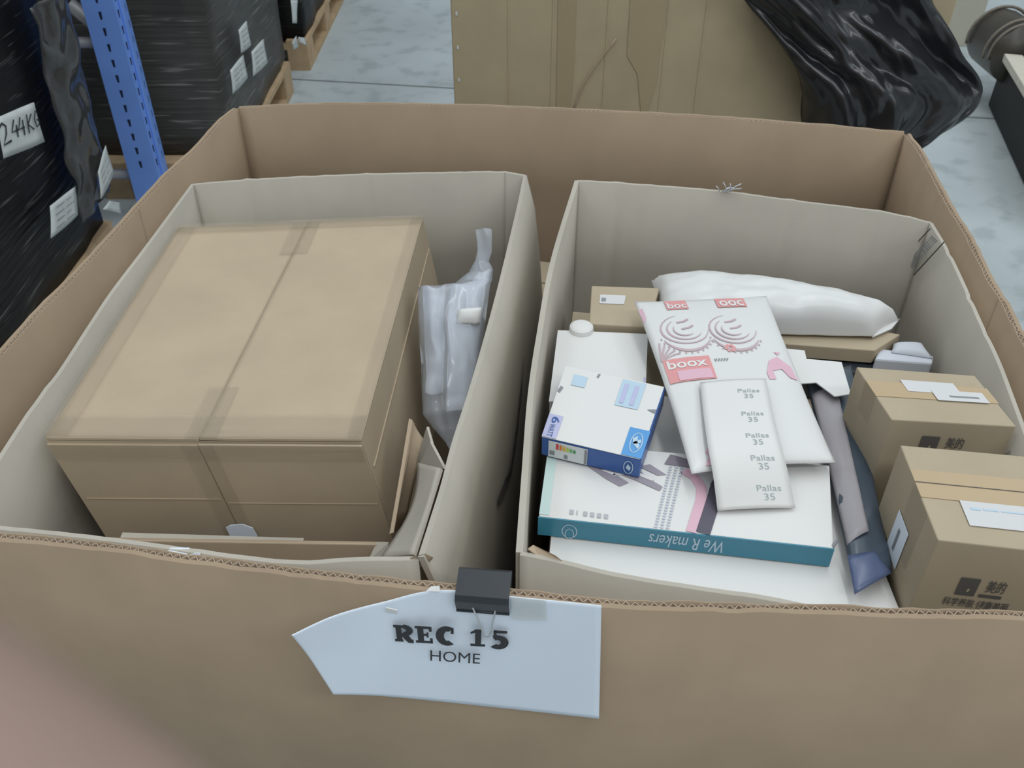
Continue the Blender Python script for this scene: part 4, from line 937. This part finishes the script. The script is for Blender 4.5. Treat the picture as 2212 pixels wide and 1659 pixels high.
# ================================================================ background: centre and right
BB = thing('standing_carton', 'tall plain brown carton standing behind the pallet box', 'box', (0.42, 2.7, 0))
BY = 2.15
bb = [(-0.138, BY), (0.98, BY - 0.03), (1.02, 3.05), (-0.10, 3.08)]
hexa('body', [(x, y, 0.0) for x, y in bb], [(x, y, 1.08) for x, y in bb], KR_BACK, BB, bevel=0.004)
BSf = Surf((bb[0][0], bb[0][1], 0.0), (bb[1][0], bb[1][1], 0.0), (bb[1][0], bb[1][1], 1.08), (bb[0][0], bb[0][1], 1.08))
for u_ in (0.115, 0.205, 0.315, 0.435, 0.51):
    patch('panel_crease', BSf, u_, 0.02, u_ + 0.003, 0.99, 0.0005, 0.002, KR_BACK, BB)
TAPEB = plain('stained_board', (0.40, 0.32, 0.20), 0.6, var=0.05, scale=5)
decal('tape_mark', BSf, [[(0.222, 0.55), (0.242, 0.55), (0.252, 0.80), (0.25, 0.98), (0.215, 0.98), (0.218, 0.7)]], 0.002, TAPEB, BB)
decal('tape_mark', BSf, [[(0.358, 0.98), (0.432, 0.98), (0.426, 0.76), (0.405, 0.66), (0.385, 0.78), (0.36, 0.82)]], 0.002, TAPEB, BB)
tv = spline([BSf(0.255, 0.70, 0.003), BSf(0.275, 0.76, 0.004), BSf(0.31, 0.82, 0.005), BSf(0.335, 0.855, 0.004)], 10)
tube('torn_flap_edge', tv, 0.002, KR_FLAP, BB, 5)
for k_ in range(5): decals('staple', BSf, [rect(0.010, 0.62 + 0.07 * k_, 0.014, 0.628 + 0.07 * k_)], 0.002, LABELM, BB)

# black polythene hanging over the standing carton
KB = thing('black_plastic_bag', 'crumpled glossy black plastic bag hanging behind the right rear corner', 'bag', (1.0, 2.0, 0.5))
def bagf(u, v):
    L = [Vector(p) for p in ((0.6835, 2.0200, 0.7232), (0.6492, 2.0200, 0.8434), (0.5939, 2.0300, 0.9323), (0.4964, 2.0500, 1.0332), (0.4223, 2.0800, 1.1087))]
    Rr = [Vector(p) for p in ((0.9268, 1.9800, 0.7410), (1.0409, 2.0000, 0.8428), (0.9673, 2.0200, 0.9357), (0.8903, 2.0500, 1.0332), (0.8213, 2.0800, 1.1087))]
    a = cat(L, v); b = cat(Rr, v)
    p = a.lerp(b, u)
    k = math.sin(math.pi * u) ** 0.7
    fold = noise.noise(Vector((u * 3.2 + v * 1.5, v * 2.2, 2))) * 0.05 + noise.noise(Vector((u * 9 + v * 4, v * 5, 6))) * 0.022 + noise.noise(Vector((u * 22, v * 12, 3))) * 0.007
    fold += 0.02 * abs(math.sin(9 * (u + 0.35 * v))) ** 3
    return p + Vector((0, -0.05 * k, 0)) + Vector((0, -1, 0.25)) * fold
grid_solid('film', bagf, 70, 60, 0.003, BLACKFILM, KB)
def bagf2(u, v):
    p = bagf(u, v) + Vector((0, 0.10, 0)); return p
grid_solid('rear_film', lambda u, v: bagf(0.03 + 0.94 * u, v) + Vector((0, 0.075 + 0.06 * math.sin(math.pi * u), 0)), 24, 20, 0.003, BLACKFILM, KB)

# right background
cp = thing('cream_panel', 'cream board panel standing far behind the black plastic bag', 'panel', (2.25, 4.9, 0))
bx('board', 2.00, 2.21, 4.88, 4.95, 0.0, 1.1, CREAM, cp, bevel=0.004)
bx('board', 2.222, 2.40, 4.85, 4.95, 0.0, 1.1, CREAM, cp, bevel=0.004)
bx('gap_strip', 2.21, 2.222, 4.90, 4.94, 0.0, 1.1, GREYP, cp)
rl = thing('brown_wrapped_load', 'dark brown film-wrapped rolls at the far right with a pale plank', 'pallet load', (2.6, 4.0, 0))
def roll(name, y0, y1, cx, cz, r):
    vs = []; fs = []; n = 28; m = 12
    for j in range(m + 1):
        y = y0 + (y1 - y0) * j / m
        for i in range(n):
            a = 2 * math.pi * i / n; rr = r * (1 + 0.06 * noise.noise(Vector((math.cos(a) * 2, y * 4, math.sin(a) * 2))))
            vs.append((cx + rr * math.cos(a), y, cz + rr * math.sin(a)))
    for j in range(m):
        for i in range(n): fs.append((j * n + i, j * n + (i + 1) % n, (j + 1) * n + (i + 1) % n, (j + 1) * n + i))
    fs.append(tuple(range(n - 1, -1, -1))); fs.append(tuple(range(m * n, m * n + n)))
    return obj(name, vs, fs, BROWNFILM, rl, smooth=True)
FOLD = plain('fold_brown', (0.20, 0.17, 0.14), 0.4)
roll('roll', 3.96, 4.22, 2.17, 0.255, 0.125)
roll('roll', 3.92, 4.20, 2.50, 0.36, 0.15)
for yy, r_, cx, cz in ((3.98, 0.128, 2.17, 0.255), (4.01, 0.138, 2.17, 0.255), (4.20, 0.136, 2.17, 0.255), (3.94, 0.158, 2.50, 0.36)):
    tube('film_fold', [(cx + r_ * math.cos(math.radians(a)), yy, cz + r_ * math.sin(math.radians(a))) for a in range(10, 200, 10)], 0.007, FOLD, rl, 6)
DARK = plain('dark_board', (0.022, 0.021, 0.020), 0.6, 0.2)
hexa('dark_base', [(1.885, 2.9, 0.001), (2.9, 2.9, 0.001), (3.1, 4.02, 0.001), (2.15, 4.06, 0.001)], [(1.885, 2.9, 0.24), (2.9, 2.9, 0.24), (3.1, 4.02, 0.24), (2.15, 4.06, 0.24)], DARK, rl, bevel=0.008)
hexa('plank', [(1.87, 2.9, 0.242), (1.95, 2.9, 0.242), (2.155, 3.92, 0.242), (2.085, 3.94, 0.242)], [(1.87, 2.9, 0.275), (1.95, 2.9, 0.275), (2.155, 3.92, 0.275), (2.085, 3.94, 0.275)], WOODP, rl, bevel=0.003)

# ================================================================ hand at the lens
HD = thing('hand', 'bare blurred finger of a hand reaching in at the lower left corner', 'hand', (-0.10, 0.02, 1.55))
cR = Vector((1, 0, 0)); pa = math.radians(38.5)
cF = Vector((0, math.cos(pa), -math.sin(pa))); cU = Vector((0, math.sin(pa), math.cos(pa)))
def K(x, y, d): return Vector((0, 0, 1.62)) + cR * x + cU * y + cF * d
J = [(K(-0.175, -0.075, -0.020), 0.026), (K(-0.140, -0.045, -0.008), 0.024), (K(-0.108, -0.022, 0.006), 0.020),
     (K(-0.078, 0.010, 0.024), 0.0105), (K(-0.044, -0.007, 0.041), 0.0090), (K(-0.0215, -0.0245, 0.0455), 0.0080), (K(-0.0055, -0.0375, 0.0465), 0.0062),
     (K(-0.082, -0.013, 0.026), 0.0105), (K(-0.062, -0.040, 0.038), 0.0090), (K(-0.048, -0.056, 0.036), 0.0080), (K(-0.042, -0.068, 0.030), 0.0064),
     (K(-0.088, -0.036, 0.022), 0.0100), (K(-0.072, -0.062, 0.033), 0.0086), (K(-0.060, -0.077, 0.030), 0.0076), (K(-0.054, -0.088, 0.024), 0.0062),
     (K(-0.098, -0.056, 0.014), 0.0090), (K(-0.086, -0.080, 0.024), 0.0074), (K(-0.077, -0.092, 0.022), 0.0066), (K(-0.071, -0.100, 0.017), 0.0054),
     (K(-0.118, -0.012, -0.016), 0.0130), (K(-0.098, 0.014, -0.026), 0.0110), (K(-0.078, 0.026, -0.030), 0.0098), (K(-0.058, 0.032, -0.030), 0.0076)]
ED = [(0, 1), (1, 2), (2, 3), (3, 4), (4, 5), (5, 6), (2, 7), (7, 8), (8, 9), (9, 10), (2, 11), (11, 12), (12, 13), (13, 14), (1, 15), (15, 16), (16, 17), (17, 18), (1, 19), (19, 20), (20, 21), (21, 22)]
off = Vector(HD.location)
hm = bpy.data.meshes.new('skin'); hm.from_pydata([p - off for p, _ in J], ED, [])
ho = bpy.data.objects.new('skin', hm); C.objects.link(ho); ho.parent = HD; hm.materials.append(SKIN)
sk = ho.modifiers.new('Skin', 'SKIN'); sk.use_smooth_shade = True
for i, (_, r_) in enumerate(J): hm.skin_vertices[0].data[i].radius = (r_, r_)
hm.skin_vertices[0].data[0].use_root = True
sb = ho.modifiers.new('Subdivision', 'SUBSURF'); sb.levels = 2; sb.render_levels = 2
ndir = (J[6][0] - J[5][0]).normalized(); nup = (cF * 0.9 + cU * 0.3).normalized(); nside = ndir.cross(nup).normalized(); nup = nside.cross(ndir)
NS = Surf(*[J[6][0] + nside * a + ndir * b + nup * 0.0058 for a, b in ((-0.0042, -0.006), (0.0042, -0.006), (0.0036, 0.005), (-0.0036, 0.005))])
grid_solid('nail', lambda u, v: NS(u, v, -0.0016 * (2 * u - 1) ** 2 - 0.0008 * v * v), 6, 6, 0.0005, NAIL, HD)
